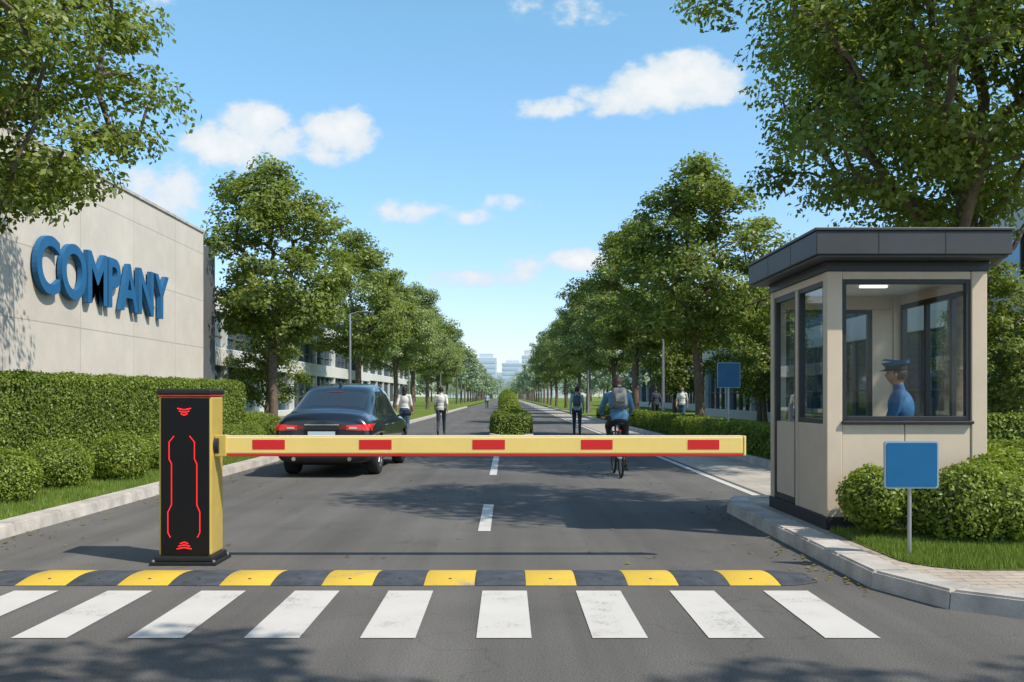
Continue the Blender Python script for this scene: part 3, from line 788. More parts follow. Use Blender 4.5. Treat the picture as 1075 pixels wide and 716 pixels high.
def lamp(loc, h, arm, rz):
    e = empty('street_lamp', loc, rz); bm = bmesh.new()
    add_cyl(bm, (0, 0, 0), (0, 0, h), .07, .04); add_cyl(bm, (0, 0, 0), (0, 0, .4), .1, .09)
    add_cyl(bm, (0, 0, h-.02), (arm, 0, h+.08), .03, .025)
    from_bm(bm, 'pole', ['steel'], e)
    bm = bmesh.new(); add_box(bm, arm-.05, arm+.55, -.11, .11, h+.04, h+.12, .03); from_bm(bm, 'luminaire', ['facade_dark'], e)
lamp((-7.4, 45, .1), 5.2, .35, 0); lamp((-7.4, 72, .1), 5.6, .35, 0); lamp((6.65, 40.5, .1), 3.9, .15, R(180)); lamp((6.4, 75, .1), 5.5, .3, R(180)); lamp((-7.3, 105, .1), 5.6, .35, 0)

# ------------------------------------------------------------------ car
M['carpaint'] = pmat('dark_blue_car_paint', (.014, .022, .034), .28, metal=.4, coat=1.0, spec=.6)
M['carglass'] = pmat('car_glass', (.02, .03, .035), .04, spec=1.0, coat=.5)
M['tyre'] = pmat('tyre', (.018, .018, .018), .85, bump=.2)
M['rim'] = pmat('alloy_rim', (.45, .46, .48), .3, metal=.9)
M['tail'] = pmat('tail_lamp', (.62, .015, .012), .15, coat=.8, emis=.25)
M['tail2'] = pmat('tail_lamp_dark', (.18, .006, .006), .15, coat=.8)
M['tailw'] = pmat('reverse_lamp', (.6, .55, .52), .2, coat=.6)
M['plate'] = pmat('number_plate', (.55, .66, .72), .4)
M['chrome'] = pmat('chrome', (.6, .6, .6), .12, metal=1.)
M['seam'] = pmat('panel_gap', (.002, .002, .002), .8)
M['plastic'] = pmat('black_plastic', (.012, .012, .013), .55)
car = empty('sedan_car', (-3.16, 16.25, 0), R(-2.2))
def sec(y, w, zb, zbelt, zd, wr):
    p = [(0, zb), (w*.82, zb), (w*.96, zb+.09), (w*1.0, zb+.09+(zbelt-zb)*.42), (w*.985, zbelt-.07), (w*.915, zbelt)]
    p7 = (wr, zd-.035); p6 = (p[5][0]*.5+p7[0]*.5+.015, p[5][1]*.5+p7[1]*.5+.01)
    p += [p6, p7, (wr*.6, zd-.005), (0, zd+.01)]
    return [(y, a, b) for a, b in p]
W = .86
ST = [sec(0, W*.86, .34, .86, .97, W*.62), sec(.035, W*.94, .27, .93, 1.06, W*.68), sec(.13, W*.98, .24, .99, 1.135, W*.71),
      sec(.50, W*.995, .22, 1.01, 1.16, W*.72), sec(.60, W, .22, 1.01, 1.18, W*.72), sec(1.26, W, .21, 1.01, 1.54, W*.68),
      sec(1.50, W, .21, 1.005, 1.61, W*.71), sec(2.12, W, .20, 1.0, 1.65, W*.74), sec(2.20, W, .20, 1.0, 1.65, W*.74),
      sec(2.75, W, .20, .995, 1.62, W*.73), sec(3.05, W, .20, .99, 1.54, W*.69), sec(3.82, W, .21, .97, 1.09, W*.70),
      sec(3.95, W, .21, .965, 1.07, W*.70), sec(4.5, W*.98, .22, .88, .98, W*.68), sec(4.78, W*.92, .24, .76, .84, W*.62), sec(4.88, W*.8, .32, .66, .72, W*.55)]
bm = bmesh.new(); rings = []
for s in ST:
    Lh = [bm.verts.new((-a, y, z)) for y, a, z in s]
    Rh = [Lh[0]]+[bm.verts.new((a, y, z)) for y, a, z in s[1:-1]]+[Lh[-1]]
    rings.append((Lh, Rh))
for i in range(len(rings)-1):
    for sd in (0, 1):
        a = rings[i][sd]; b = rings[i+1][sd]
        for k in range(9):
            f = bm.faces.new((a[k], a[k+1], b[k+1], b[k])); f.smooth = True
            if k in (5, 6) and 5 <= i <= 9 and i != 7: f.material_index = 1
            if k in (5, 6) and i == 7: f.material_index = 2
            if k in (7, 8) and i in (4, 10): f.material_index = 1
            if k in (0, 1): f.material_index = 2
for (Lh, Rh) in (rings[0], rings[-1]):
    bm.faces.new((Lh[0], Lh[1], Rh[1])); bm.faces.new((Lh[8], Lh[9], Rh[8]))
    for k in range(1, 8): bm.faces.new((Lh[k], Lh[k+1], Rh[k+1], Rh[k]))
bmesh.ops.recalc_face_normals(bm, faces=bm.faces)
body0 = from_bm(bm, 'tmpbody', ['carpaint', 'carglass', 'plastic'])
sm_ = body0.modifiers.new('s', 'SUBSURF'); sm_.levels = 3; sm_.render_levels = 3
bm = bmesh.new()
for yy in (.97, 3.80):
    for sx in (-1, 1): add_cyl(bm, (sx*.58, yy, .345), (sx*1.1, yy, .345), .405, seg=40)
cut = from_bm(bm, 'tmpcut', ['plastic'])
bo = body0.modifiers.new('b', 'BOOLEAN'); bo.operation = 'DIFFERENCE'; bo.object = cut; bo.solver = 'EXACT'
bpy.context.view_layer.update(); dg = bpy.context.evaluated_depsgraph_get()
bme = bpy.data.meshes.new_from_object(body0.evaluated_get(dg))
if len(bme.polygons) < 100:
    body0.modifiers.remove(bo); bpy.context.view_layer.update(); dg = bpy.context.evaluated_depsgraph_get(); bme = bpy.data.meshes.new_from_object(body0.evaluated_get(dg))
bpy.data.objects.remove(body0); bpy.data.objects.remove(cut)
bme.name = 'car_body'
body = obj('body', bme, [], car)
tb = bmesh.new(); tb.from_mesh(bme); bvh = BVHTree.FromBMesh(tb); tb.free()
def patch(name, axis, a0, a1, b0, b1, mat, off=.006, na=10, nb=6, sgn=1, fn=None):
    bm = bmesh.new(); gr = []
    for i in range(na+1):
        row = []
        for j in range(nb+1):
            a = a0+(a1-a0)*i/na; b = b0+(b1-b0)*j/nb
            if fn: a, b = fn(a, b, i/na, j/nb)
            if axis == 'R': o, d = Vector((a, -1, b)), Vector((0, 1, 0))
            elif axis == 'S': o, d = Vector((sgn*2, a, b)), Vector((-sgn, 0, 0))
            else: o, d = Vector((a, b, 3)), Vector((0, 0, -1))
            h = bvh.ray_cast(o, d)
            row.append(bm.verts.new(h[0]+h[1]*off) if h[0] else None)
        gr.append(row)
    for i in range(na):
        for j in range(nb):
            q = (gr[i][j], gr[i+1][j], gr[i+1][j+1], gr[i][j+1])
            if all(q): f = bm.faces.new(q); f.smooth = True
    bmesh.ops.recalc_face_normals(bm, faces=bm.faces)
    return from_bm(bm, name, [mat], car)
for s in (-1, 1):
    patch('tail_lamp', 'R', s*.42, s*.83, .815, .925, 'tail', .008, 12, 6, fn=lambda a, b, u, v: (a, b-(.02*(1-u) if v > .5 else -.012*(1-u))))
    patch('reverse_lamp', 'R', s*.47, s*.60, .845, .875, 'tailw', .011, 4, 2)
    patch('tail_lamp_inner', 'R', s*.30, s*.415, .835, .90, 'tail2', .008, 4, 3)
    patch('tail_lamp_side', 'S', .07, .26, .85, .92, 'tail', .008, 6, 4, sgn=s)
    patch('bumper_reflector', 'R', s*.52, s*.72, .44, .475, 'tail2', .009, 6, 2)
patch('boot_trim', 'R', -.30, .30, .905, .925, 'chrome', .010, 10, 1)
patch('plate_recess', 'R', -.30, .30, .655, .83, 'seam', .004, 8, 4)
patch('number_plate', 'R', -.235, .235, .68, .80, 'plate', .016, 8, 3)
patch('boot_gap', 'R', -.70, .70, .615, .625, 'seam', .004, 14, 1)
patch('bumper_lower', 'R', -.66, .66, .30, .42, 'plastic', .006, 14, 4)
for s in (-1, 1):
    patch('boot_gap_side', 'R', s*.695, s*.705, .62, .80, 'seam', .004, 1, 4)
    bm = bmesh.new(); add_cyl(bm, (s*.48, -.02, .33), (s*.48, .15, .33), .035, seg=16); from_bm(bm, 'exhaust', ['chrome'], car)
    for yy in (1.42, 2.16, 3.42):
        patch('door_gap', 'S', yy-.005, yy+.005, .36, .985, 'seam', .004, 1, 12, sgn=s)
    patch('sill_trim', 'S', 1.45, 3.35, .30, .35, 'plastic', .008, 12, 2, sgn=s)
    patch('window_chrome', 'S', 1.0, 3.55, 1.005, 1.02, 'chrome', .006, 20, 1, sgn=s)
    patch('rear_quarter_glass', 'S', 1.0, 1.42, 1.045, 1.10, 'carglass', .006, 8, 4, sgn=s, fn=lambda a, b, u, v: (a, 1.05+(.02+u*.30)*v))
    for yy in (1.60, 2.38):
        bm = bmesh.new(); h = bvh.ray_cast(Vector((s*2, yy, .87)), Vector((-s, 0, 0)))[0]
        if h: add_box(bm, h.x-.015, h.x+.02, yy, yy+.17, .86, .885, .006)
        from_bm(bm, 'door_handle', ['chrome'], car)
    bm = bmesh.new()
    add_box(bm, s*.98-.10, s*.98+.10, 3.22, 3.30, 1.0, 1.13, .03); add_cyl(bm, (s*.80, 3.27, 1.0), (s*.92, 3.26, 1.04), .02)
    from_bm(bm, 'wing_mirror', ['carpaint'], car, smooth=True)
    for ya in (.97, 3.80):
        bm = bmesh.new(); xo = s*.845
        prof = [(.21, .0), (.25, .01), (.315, .0), (.34, .03), (.343, .10), (.34, .18), (.315, .215), (.2, .215)]
        n = 48; rr = []
        for i in range(n):
            a = 2*math.pi*i/n
            rr.append([bm.verts.new((xo-s*d, ya+r*math.cos(a), .343+r*math.sin(a))) for r, d in prof])
        for i in range(n):
            for k in range(len(prof)-1):
                f = bm.faces.new((rr[i][k], rr[(i+1) % n][k], rr[(i+1) % n][k+1], rr[i][k+1])); f.smooth = True
        add_cyl(bm, (xo-s*.10, ya, .343), (xo-s*.12, ya, .343), .215, seg=40, mi=2)
        add_cyl(bm, (xo-s*.005, ya, .343), (xo-s*.06, ya, .343), .05, seg=20, mi=1)
        for k in range(10):
            a = 2*math.pi*k/10
            mt = Matrix.Translation((xo-s*.025, ya, .343)) @ Matrix.Rotation(a, 4, 'X')
            add_box(bm, -.015, .015, -.018, .018, .04, .215, .004, mi=1, mat=mt)
        for i in range(n):
            a = 2*math.pi*i/n; b = 2*math.pi*(i+1)/n
            q = [bm.verts.new((xo-s*dd, ya+r*math.cos(t), .343+r*math.sin(t))) for (r, dd, t) in ((.198, .03, a), (.222, .002, a), (.222, .002, b), (.198, .03, b))]
            f = bm.faces.new(q); f.material_index = 1
        bmesh.ops.recalc_face_normals(bm, faces=bm.faces)
        from_bm(bm, 'wheel', ['tyre', 'rim', 'seam'], car)
bm = bmesh.new(); add_box(bm, -.02, .02, 1.42, 1.6, 1.61, 1.67, .012); from_bm(bm, 'antenna_fin', ['carpaint'], car)
patch('high_brake_lamp', 'R', -.13, .13, 1.47, 1.49, 'tail2', .006, 4, 1)
box('undertray', -.6, .6, .4, 4.5, .2, .26, 'seam', car, 0)

# ------------------------------------------------------------------ people
M['skin'] = pmat('skin', (.42, .23, .15), .5, var=.06)
M['hair'] = pmat('dark_hair', (.018, .012, .009), .5, bump=.5, bscale=90)
M['hairb'] = pmat('brown_hair', (.06, .03, .016), .5, bump=.5, bscale=90)
M['eyew'] = pmat('eye', (.03, .02, .015), .2); M['lips'] = pmat('lips', (.33, .12, .10), .5)
M['shoe'] = pmat('dark_shoe', (.02, .02, .022), .5); M['shoew'] = pmat('light_shoe', (.4, .4, .4), .6)
M['c_white'] = pmat('white_cloth', (.66, .64, .60), .8, var=.08, vscale=9, bump=.4, bscale=14)
M['c_grey'] = pmat('grey_blue_cloth', (.34, .44, .52), .85, var=.12, vscale=9, bump=.4, bscale=14)
M['c_blue'] = pmat('blue_jacket', (.10, .23, .37), .75, var=.15, vscale=9, bump=.4, bscale=14)
M['c_navy'] = pmat('navy_trousers', (.035, .045, .065), .85, var=.15, vscale=9, bump=.4, bscale=14)
M['c_black'] = pmat('black_trousers', (.02, .02, .024), .8, var=.15, vscale=9, bump=.3, bscale=14)
M['c_jeans'] = pmat('blue_jeans', (.05, .09, .16), .85, var=.15, vscale=9, bump=.4, bscale=14)
M['c_guard'] = pmat('guard_uniform', (.02, .12, .28), .75, var=.12, vscale=9, bump=.4, bscale=14)
M['c_pack'] = pmat('backpack_cloth', (.20, .20, .19), .8, var=.2, vscale=9, bump=.4, bscale=20)
M['c_packd'] = pmat('dark_backpack_cloth', (.08, .09, .10), .8, var=.2, vscale=9, bump=.4, bscale=20)
M['brass'] = pmat('brass_badge', (.6, .45, .12), .3, metal=.9)

STAND = dict(pel=(0, 0, .95), chest=(0, -.005, 1.28), neck=(0, -.015, 1.46), head=(0, .015, 1.635),
    hipL=(.095, 0, .91), kneeL=(.10, .02, .49), ankL=(.10, -.02, .085), toeL=(.115, .15, .035),
    hipR=(-.095, 0, .91), kneeR=(-.10, .02, .49), ankR=(-.10, -.02, .085), toeR=(-.115, .15, .035),
    shL=(.175, -.01, 1.405), elL=(.225, -.04, 1.12), wrL=(.235, .05, .88),
    shR=(-.175, -.01, 1.405), elR=(-.225, -.04, 1.12), wrR=(-.235, .05, .88))
WALK = dict(STAND, kneeL=(.095, .17, .51), ankL=(.095, .25, .10), toeL=(.105, .42, .06), kneeR=(-.10, .0, .49), ankR=(-.10, -.27, .155), toeR=(-.105, -.135, .035),
    elL=(.225, -.12, 1.13), wrL=(.235, -.13, .88), elR=(-.225, .03, 1.12), wrR=(-.235, .20, .93))
WALK2 = dict(STAND, kneeR=(-.095, .15, .505), ankR=(-.095, .2, .09), toeR=(-.105, .37, .05), kneeL=(.10, .0, .49), ankL=(.10, -.22, .13), toeL=(.105, -.08, .035),
    elR=(-.225, -.10, 1.13), wrR=(-.235, -.09, .88), elL=(.225, .02, 1.12), wrL=(.235, .16, .91))
BIKE = dict(pel=(0, -.02, 1.02), chest=(0, .13, 1.31), neck=(0, .24, 1.475), head=(0, .29, 1.64),
    hipL=(.09, .0, .99), kneeL=(.13, .27, .63), ankL=(.125, .13, .22), toeL=(.13, .27, .155),
    hipR=(-.09, .0, .99), kneeR=(-.15, .40, .87), ankR=(-.125, .13, .56), toeR=(-.13, .27, .50),
    shL=(.18, .21, 1.415), elL=(.27, .36, 1.20), wrL=(.26, .56, 1.08), shR=(-.18, .21, 1.415), elR=(-.27, .36, 1.20), wrR=(-.26, .56, 1.08))
SIT = dict(pel=(0, 0, .90), chest=(0, .03, 1.21), neck=(0, .04, 1.385), head=(0, .075, 1.56),
    hipL=(.09, .03, .88), kneeL=(.12, .43, .86), ankL=(.11, .36, .45), toeL=(.11, .50, .39), hipR=(-.09, .03, .88), kneeR=(-.12, .43, .86), ankR=(-.11, .36, .45), toeR=(-.11, .50, .39),
    shL=(.18, .03, 1.33), elL=(.24, .12, 1.06), wrL=(.16, .36, 1.0), shR=(-.18, .03, 1.33), elR=(-.24, .12, 1.06), wrR=(-.16, .36, 1.0))

def person(name, loc, rz, J, top, bot, shoe='shoe', hair='hair', forearm=None, female=False, longhair=False, pack=None, cap=False, scale=1., curl=.35, loose=1.):
    J = {k: Vector(v) for k, v in J.items()}
    e = empty(name, loc, rz); e.scale = (scale,)*3
    forearm = forearm or top
    segs = []; bm = bmesh.new()
    def cap_(a, ra, b, rb, key):
        a = Vector(a); b = Vector(b); add_caps(bm, a, ra, b, rb, 14); segs.append((a, b, ra, rb, key))
    def ell(c, r, key, up):
        c = Vector(c)
        z = Vector(up).normalized(); x = Vector((1, 0, 0)); y = z.cross(x).normalized(); x = y.cross(z)
        mt = Matrix((x, y, z)).transposed().to_4x4()
        add_sph(bm, c, r, rot=mt, seg=20); segs.append((c-z*r[2]*.5, c+z*r[2]*.5, (r[0]+r[1])*.5, (r[0]+r[1])*.5, key))
    sp_ = (J['neck']-J['pel']); sh = .92 if female else 1.
    ell(J['pel'], (.165*(1.04 if female else 1), .118, .13), bot, sp_)
    ell(J['pel'].lerp(J['chest'], .45), (.148*sh, .108, .17), top, sp_)
    ell(J['pel'].lerp(J['chest'], .12), (.168*loose, .122*loose, .10), top, sp_)
    ell(J['chest'], (.172*sh*loose, .122*loose, .19), top, sp_)
    for s in 'LR':
        shd = J['sh'+s]; cap_(J['neck']-sp_.normalized()*.06, .062, shd, .062*sh, top)
        cap_(shd, .060*sh*loose, J['el'+s], .045*loose, top)
        cap_(J['el'+s], .044*loose if forearm == top else .040, J['wr'+s], .031 if forearm != top else .036, forearm)
        cap_(J['hip'+s], .094, J['knee'+s], .064, bot); cap_(J['knee'+s], .063, J['ank'+s], .047, bot)
        a = J['ank'+s]; t = J['toe'+s]; cap_(a-(t-a)*.22-Vector((0, 0, .03)), .038, t, .034, shoe)
        cap_(a, .04, a-Vector((0, 0, .03)), .04, shoe)
    cap_(J['neck']-sp_.normalized()*.03, .058, J['head']-Vector((0, .012, .07)), .05, 'skin')
    me = bpy.data.meshes.new('t'); bm.to_mesh(me); bm.free()
    o = bpy.data.objects.new('t', me); COL.objects.link(o)
    r = o.modifiers.new('r', 'REMESH'); r.mode = 'VOXEL'; r.voxel_size = .013
    s_ = o.modifiers.new('s', 'SMOOTH'); s_.factor = .5; s_.iterations = 5
    bpy.context.view_layer.update(); dg = bpy.context.evaluated_depsgraph_get()
    bm2 = bpy.data.meshes.new_from_object(o.evaluated_get(dg)); bpy.data.objects.remove(o)
    keys = []
    for s5 in segs:
        if s5[4] not in keys: keys.append(s5[4])
    n = len(bm2.polygons); C = np.zeros(n*3); bm2.polygons.foreach_get('center', C); C = C.reshape(-1, 3)
    best = np.full(n, 1e9); idx = np.zeros(n, int)
    for a, b, ra, rb, key in segs:
        a_ = np.array(a); d = np.array(b)-a_; t = np.clip(((C-a_)@d)/max(1e-9, d@d), 0, 1)
        ds = np.linalg.norm(C-(a_+t[:, None]*d), axis=1)-(ra+(rb-ra)*t)
        m = ds < best; best[m] = ds[m]; idx[m] = keys.index(key)
    bm2.materials.clear(); bm2.name = name+'_body'
    bm2.polygons.foreach_set('material_index', idx.astype(np.int32))
    obj('body', bm2, keys, e, smooth=True)
    for s, sg_ in (('L', 1), ('R', -1)):
        w = J['wr'+s]; f = (w-J['el'+s]).normalized(); lat = Vector((sg_, 0, 0))
        nrmv = (lat-f*lat.dot(f)).normalized(); fw = f.cross(nrmv).normalized()
        if fw.y < 0: fw = -fw
        bm = bmesh.new(); pc = w+f*.045
        x = fw; y = nrmv; mt = Matrix((x, y, f)).transposed().to_4x4()
        add_sph(bm, pc, (.04, .017, .052), rot=mt, seg=14)
        for k, (o_, ln) in enumerate(((.027, .040), (.009, .045), (-.009, .042), (-.026, .033))):
            b0 = w+f*.082+fw*o_; d1 = (f-nrmv*curl).normalized(); d2 = (f-nrmv*curl*2.6).normalized(); d3 = (f-nrmv*curl*5).normalized()
            b1 = b0+d1*ln; b2 = b1+d2*ln*.62; b3 = b2+d3*ln*.45
            add_caps(bm, b0, .0092, b1, .0085, 8); add_caps(bm, b1, .0085, b2, .0078, 8); add_caps(bm, b2, .0078, b3, .0068, 8)
        t0 = w+f*.03+fw*.030; t1 = t0+(f*.6+fw*.75-nrmv*.2).normalized()*.038; t2 = t1+(f*.9+fw*.25-nrmv*.3).normalized()*.028
        add_caps(bm, t0, .013, t1, .0105, 8); add_caps(bm, t1, .0105, t2, .0088, 8)
        from_bm(bm, 'hand', ['skin'], e, smooth=True)
    H = J['head']; bm = bmesh.new()
    vs = add_sph(bm, (0, 0, 0), 1, seg=32)
    for v in vs:
        x, y, z = v.co
        X = .076*x*(1-.22*max(0, -z-.1)); Y = .094*y+(-.006 if z < -.3 and y < 0 else 0)*1; Z = .117*z
        if y > 0:
            Y += .022*math.exp(-((x/.14)**2+((z+.14)/.16)**2))-.008*math.exp(-(((abs(x)-.38)/.2)**2+((z-.02)/.13)**2))+.008*math.exp(-((x/.4)**2+((z+.78)/.2)**2))
            Y += .006*math.exp(-((x/.25)**2+((z+.45)/.09)**2))
        v.co = Vector((X, Y, Z))
    for s in (-1, 1): add_sph(bm, (s*.077, -.004, -.008), (.009, .019, .031), seg=10)
    for s in (-1, 1): add_sph(bm, (s*.030, .078, .004), (.013, .008, .007), seg=10, mi=1)
    add_sph(bm, (0, .0865, -.055), (.022, .007, .006), seg=10, mi=2)
    for s in (-1, 1): add_sph(bm, (s*.030, .084, .026), (.017, .004, .003), seg=8, mi=3)
    from_bm(bm, 'head', ['skin', 'eyew', 'lips', hair], e, smooth=True, loc=H)
    bm = bmesh.new(); vs = add_sph(bm, (0, 0, 0), 1, seg=36)
    rnd = random.Random(3)
    kill = []
    for v in vs:
        x, y, z = v.co.copy()
        if (y > .3 and z < .42) or z < -.55 or (y > -.1 and z < -.12 and not longhair): kill.append(v)
        n_ = 1+.03*math.sin(9*x+3)*math.sin(8*y)*math.sin(7*z+1)+rnd.uniform(-.01, .01)
        v.co = Vector((.0845*x, .104*y-.004, .127*z+.002))*n_
    bmesh.ops.delete(bm, geom=kill, context='VERTS')
    if longhair:
        add_sph(bm, (0, -.055, -.06), (.082, .058, .13), seg=18); add_sph(bm, (0, -.07, -.16), (.07, .045, .11), seg=16)
    from_bm(bm, 'hair', [hair], e, smooth=True, loc=H)
    if cap:
        bm = bmesh.new()
        add_cyl(bm, (0, 0, .045), (0, 0, .085), .098, .100, seg=32, mi=1)
        add_cyl(bm, (0, 0, .086), (0, .006, .125), .102, .128, seg=32); add_cyl(bm, (0, .006, .125), (0, .004, .142), .128, .10, seg=32)
        for v in bm.verts: v.co.y *= 1.12
        vsr = []
        for i in range(13):
            a = math.pi*(i/12); ca, sa = math.cos(a), math.sin(a)
            vsr.append((bm.verts.new((.096*ca, .107*sa, .050)), bm.verts.new((.098*ca, .107*sa+.062*sa, .028)), bm.verts.new((.096*ca, .107*sa, .044))))
        for a, b in zip(vsr, vsr[1:]):
            f = bm.faces.new((a[0], a[1], b[1], b[0])); f.material_index = 1; f = bm.faces.new((a[2], b[2], b[1], a[1])); f.material_index = 1
        add_sph(bm, (0, .122, .09), (.014, .006, .018), seg=10, mi=2)
        bmesh.ops.recalc_face_normals(bm, faces=bm.faces)
        from_bm(bm, 'peaked_cap', ['c_guard', 'c_black', 'brass'], e, loc=H)
    if pack:
        up = sp_.normalized(); x = Vector((1, 0, 0)); y = up.cross(x).normalized()
        c = J['chest']-y*.19; mt = Matrix.Translation(c) @ Matrix((x, y, up)).transposed().to_4x4()
        bm = bmesh.new(); add_box(bm, -.125, .125, -.08, .09, -.22, .15, .055, mat=mt); add_box(bm, -.09, .09, -.12, -.075, -.18, .0, .02, mat=mt)
        add_box(bm, -.035, .035, -.09, -.06, .14, .18, .01, mat=mt)
        for s in (-1, 1):
            pts = [Vector((s*.09, .08, .14)), Vector((s*.095, .16, .235)), Vector((s*.10, .29, .14)), Vector((s*.12, .30, -.02)), Vector((s*.135, .2, -.16)), Vector((s*.11, .08, -.18))]
            for a, b in zip(pts, pts[1:]): add_caps(bm, mt @ a, .014, mt @ b, .014, 8, mi=1)
        from_bm(bm, 'backpack', [pack, 'c_packd'], e, smooth=True)
    return e

cyc = person('cyclist', (1.96, 16.62, 0), 0, BIKE, 'c_blue', 'c_black', 'shoe', 'hairb', pack='c_pack', curl=.9, longhair=True, loose=1.06)
person('pedestrian', (-2.36, 34.2, .0), 0, WALK, 'c_white', 'c_navy', 'shoe', 'hair', forearm='skin')
person('pedestrian', (-3.38, 31.5, .0), R(-10), WALK2, 'c_white', 'c_jeans', 'shoew', 'hair', forearm='skin', female=True, longhair=True, scale=1.0)
person('pedestrian', (2.5, 34, .0), R(-4), WALK2, 'c_grey', 'c_navy', 'shoe', 'hair', pack='c_packd', forearm='c_grey')
person('pedestrian', (6.95, 44.5, .1), R(20), WALK, 'c_navy', 'c_black', 'shoe', 'hair')
person('pedestrian', (8.0, 43.5, .1), R(160), WALK2, 'c_white', 'c_jeans', 'shoew', 'hair', forearm='skin')
person('pedestrian', (-2.2, 105, 0), R(180), WALK, 'c_grey', 'c_navy', 'shoe', 'hair')
person('security_guard', (4.12, 9.88, .075), R(62), SIT, 'c_guard', 'c_navy', 'shoe', 'hair', cap=True, loose=1.08)

bk = empty('bicycle', (1.96, 16.62, 0))
M['bikeframe'] = pmat('bicycle_frame', (.02, .02, .024), .3, coat=.5)
bm = bmesh.new()
def tube(a, b, r=.016, mi=0): add_caps(bm, a, r, b, r, 10, mi)
BB = (0, .18, .28); RH = (0, -.27, .335); FH = (0, .80, .335); SE = (0, -.02, .90); HT = (0, .575, .93); HB = (0, .61, .80)
tube(BB, SE); tube(HB, BB, .018); tube((0, .0, .83), HT, .016); tube(HT, HB, .02)
for s in (-1, 1):
    tube((s*.02, .0, .80), (s*.06, RH[1], RH[2]), .009); tube((s*.025, .16, .28), (s*.06, RH[1], RH[2]), .011); tube((s*.045, .625, .76), (s*.055, FH[1], FH[2]), .013)
tube((-.045, .625, .76), (.045, .625, .76), .014)
tube(HT, (0, .60, 1.04), .014); tube((-.30, .56, 1.055), (-.12, .61, 1.04), .012); tube((.30, .56, 1.055), (.12, .61, 1.04), .012); tube((-.12, .61, 1.04), (.12, .61, 1.04), .012)
tube((-.32, .54, 1.055), (-.22, .58, 1.055), .017, 1); tube((.32, .54, 1.055), (.22, .58, 1.055), .017, 1)
add_cyl(bm, (-.07, .18, .28), (.07, .18, .28), .022)
tube((.075, .18, .28), (.085, .18, .115), .01); tube((-.075, .18, .28), (-.085, .18, .445), .01)
add_box(bm, .09, .18, .13, .25, .10, .125, .006, mi=1); add_box(bm, -.18, -.09, .13, .25, .44, .465, .006, mi=1)
add_cyl(bm, (.05, .18, .28), (.056, .18, .28), .095, seg=28)
from_bm(bm, 'frame', ['bikeframe', 'tyre'], bk)
bm = bmesh.new(); add_sph(bm, (0, -.07, .925), (.08, .08, .03), seg=16); add_sph(bm, (0, .06, .93), (.035, .11, .024), seg=16); from_bm(bm, 'saddle', ['tyre'], bk, smooth=True)
bm = bmesh.new()
for hc in (RH, FH):
    n = 48; m = 8; rr = []
    for i in range(n):
        a = 2*math.pi*i/n; ring = []
        for k in range(m):
            b = 2*math.pi*k/m; r = .315+.021*math.cos(b); ring.append(bm.verts.new((.021*math.sin(b), hc[1]+r*math.cos(a), hc[2]+r*math.sin(a))))
        rr.append(ring)
    for i in range(n):
        for k in range(m):
            f = bm.faces.new((rr[i][k], rr[(i+1) % n][k], rr[(i+1) % n][(k+1) % m], rr[i][(k+1) % m])); f.smooth = True
    add_cyl(bm, (-.05, hc[1], hc[2]), (.05, hc[1], hc[2]), .022, mi=1)
    for k in range(20):
        a = 2*math.pi*k/20; add_cyl(bm, ((-1)**k*.025, hc[1], hc[2]), (0, hc[1]+.3*math.cos(a), hc[2]+.3*math.sin(a)), .0018, seg=4, mi=1)
bmesh.ops.recalc_face_normals(bm, faces=bm.faces)
from_bm(bm, 'wheels', ['tyre', 'steel'], bk)
bm = bmesh.new()
prev = None
for i in range(13):
    a = R(60+i*9.5); p = [(.03*s2, RH[1]-.01+.36*math.cos(a), RH[2]+.36*math.sin(a)) for s2 in (-1, 1)]
    q = [bm.verts.new(p[0]), bm.verts.new(p[1])]
    if prev: bm.faces.new((prev[0], prev[1], q[1], q[0]))
    prev = q
from_bm(bm, 'mudguard', ['bikeframe'], bk)
bm = bmesh.new(); add_sph(bm, (0, -.10, .80), (.025, .012, .02), seg=10); from_bm(bm, 'rear_reflector', ['tail'], bk)

# ------------------------------------------------------------------ light & sky
sunv = Vector((.75, -.45, 1.0)).normalized()
sl = bpy.data.lights.new('sun', 'SUN'); sl.energy = 4.9; sl.angle = R(.55); sl.color = (1, .92, .80)
so = bpy.data.objects.new('sun', sl); COL.objects.link(so); so.rotation_euler = sunv.to_track_quat('Z', 'Y').to_euler(); so.location = (20, -15, 30)
w = bpy.data.worlds.new("World"); S.world = w; w.use_nodes = True
try:
    w.cycles.sampling_method = 'MANUAL'; w.cycles.sample_map_resolution = 256
except Exception: pass
N = w.node_tree.nodes; L = w.node_tree.links
bg = N['Background']; bg.inputs['Strength'].default_value = .15
sky = N.new('ShaderNodeTexSky'); sky.sky_type = 'NISHITA'; sky.sun_disc = False
sky.sun_elevation = math.asin(sunv.z); sky.sun_rotation = math.atan2(sunv.x, sunv.y)
sky.air_density = 1.0; sky.dust_density = .6; sky.ozone_density = 1.6; sky.altitude = 0
def mth(op, a, b=None, clamp=False):
    n = N.new('ShaderNodeMath'); n.operation = op; n.use_clamp = clamp
    for i, v in enumerate((a, b)):
        if v is None: continue
        if hasattr(v, 'links'): L.new(v, n.inputs[i])
        else: n.inputs[i].default_value = v
    return n.outputs[0]
tc = N.new('ShaderNodeTexCoord'); spx = N.new('ShaderNodeSeparateXYZ'); L.new(tc.outputs['Generated'], spx.inputs[0])
tr_ = N.new('ShaderNodeValToRGB'); L.new(spx.outputs[2], tr_.inputs[0]); el = tr_.color_ramp.elements
el[0].position = 0; el[0].color = (.57, .60, .72, 1); el[1].position = .65; el[1].color = (.54, .64, .63, 1)
for p_, c_ in ((.1, (.56, .61, .72)), (.2, (.56, .68, .75)), (.37, (.58, .79, .76)), (.45, (.56, .72, .70))):
    e_ = el.new(p_); e_.color = (*c_, 1)
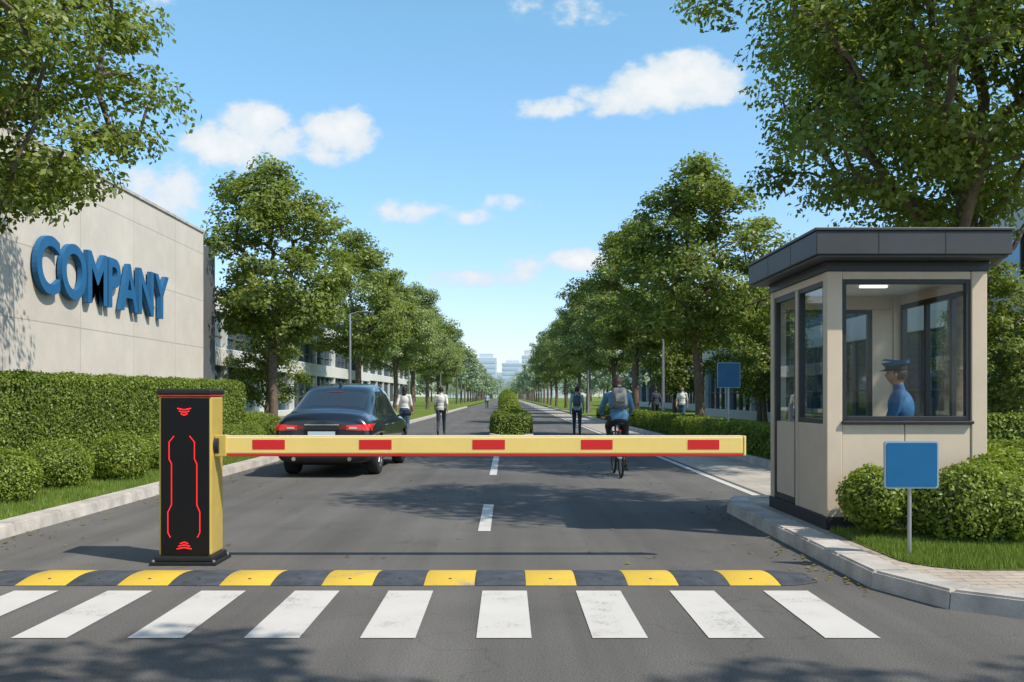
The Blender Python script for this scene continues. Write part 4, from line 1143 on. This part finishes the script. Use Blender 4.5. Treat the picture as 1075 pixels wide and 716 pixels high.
skyc = mixc(N, L, 1., sky.outputs[0], tr_.outputs[0], 'MULTIPLY')
dbl = N.new('ShaderNodeVectorMath'); dbl.operation = 'SCALE'; dbl.inputs['Scale'].default_value = 2.0; L.new(skyc, dbl.inputs[0])
yy = mth('MAXIMUM', spx.outputs[1], .02); u = mth('DIVIDE', spx.outputs[0], yy); v = mth('DIVIDE', spx.outputs[2], yy)
cbn = N.new('ShaderNodeCombineXYZ'); L.new(u, cbn.inputs[0]); L.new(mth('MULTIPLY', v, 1.3), cbn.inputs[1])
n1 = noise_out(N, L, cbn.outputs[0], 17, 6, .6)
blobs = [(-.285, .262, .055, .024, 1.3), (-.265, .284, .034, .028, 1.3), (-.235, .262, .046, .022, 1.2), (-.178, .275, .038, .030, 1.3), (-.205, .258, .05, .015, 1.1),
         (-.355, .222, .055, .036, .95), (.17, .324, .085, .026, 1.35), (.185, .342, .045, .024, 1.25), (.125, .315, .06, .020, 1.2), (.225, .318, .045, .016, 1.), (.065, .302, .055, .014, 1.05),
         (-.10, .195, .055, .013, .9), (-.045, .19, .045, .010, .8), (.0, .201, .035, .010, .8), (.068, .143, .05, .012, 1.05), (.03, .138, .035, .009, .85), (-.02, .125, .055, .012, .85),
         (.05, .405, .06, .016, .5), (-.45, .42, .1, .03, .5)]
mxv = None
for cx, cy, rx, ry, wt in blobs:
    a = mth('DIVIDE', mth('SUBTRACT', u, cx), rx); b = mth('DIVIDE', mth('SUBTRACT', v, cy), ry)
    r2 = mth('ADD', mth('MULTIPLY', a, a), mth('MULTIPLY', b, b))
    d = mth('MULTIPLY', mth('SUBTRACT', 1.3, mth('MULTIPLY', r2, .8)), wt)
    mxv = d if mxv is None else mth('MAXIMUM', mxv, d)
mxv = mth('MAXIMUM', mxv, -.6)
den = mth('ADD', mxv, mth('MULTIPLY', mth('SUBTRACT', n1, .53), 4.4))
mr = N.new('ShaderNodeMapRange'); mr.interpolation_type = 'SMOOTHSTEP'; mr.inputs[1].default_value = .15; mr.inputs[2].default_value = 1.1
L.new(den, mr.inputs[0])
fac = mth('MULTIPLY', mr.outputs[0], mth('GREATER_THAN', spx.outputs[1], .05))
fac = mth('MULTIPLY', fac, .94)
shade = mth('MULTIPLY', mth('SUBTRACT', den, .5), .7, True)
cc = mixc(N, L, shade, (4.6, 5.3, 5.9), (6.4, 6.45, 6.4))
colr = mixc(N, L, fac, dbl.outputs[0], cc)
L.new(colr, bg.inputs['Color'])

# ------------------------------------------------------------------ camera
cd = bpy.data.cameras.new('camera'); cd.sensor_width = 36; cd.lens = 33.49; cd.shift_x = .005; cd.shift_y = .054; cd.clip_end = 6000; cd.clip_start = .1
cam = bpy.data.objects.new('camera', cd); COL.objects.link(cam); cam.location = (0, 0, 1.4); cam.rotation_euler = (R(90), 0, 0)
S.camera = cam
S.view_settings.view_transform = 'Standard'; S.view_settings.look = 'None'; S.view_settings.exposure = 0; S.view_settings.gamma = 1
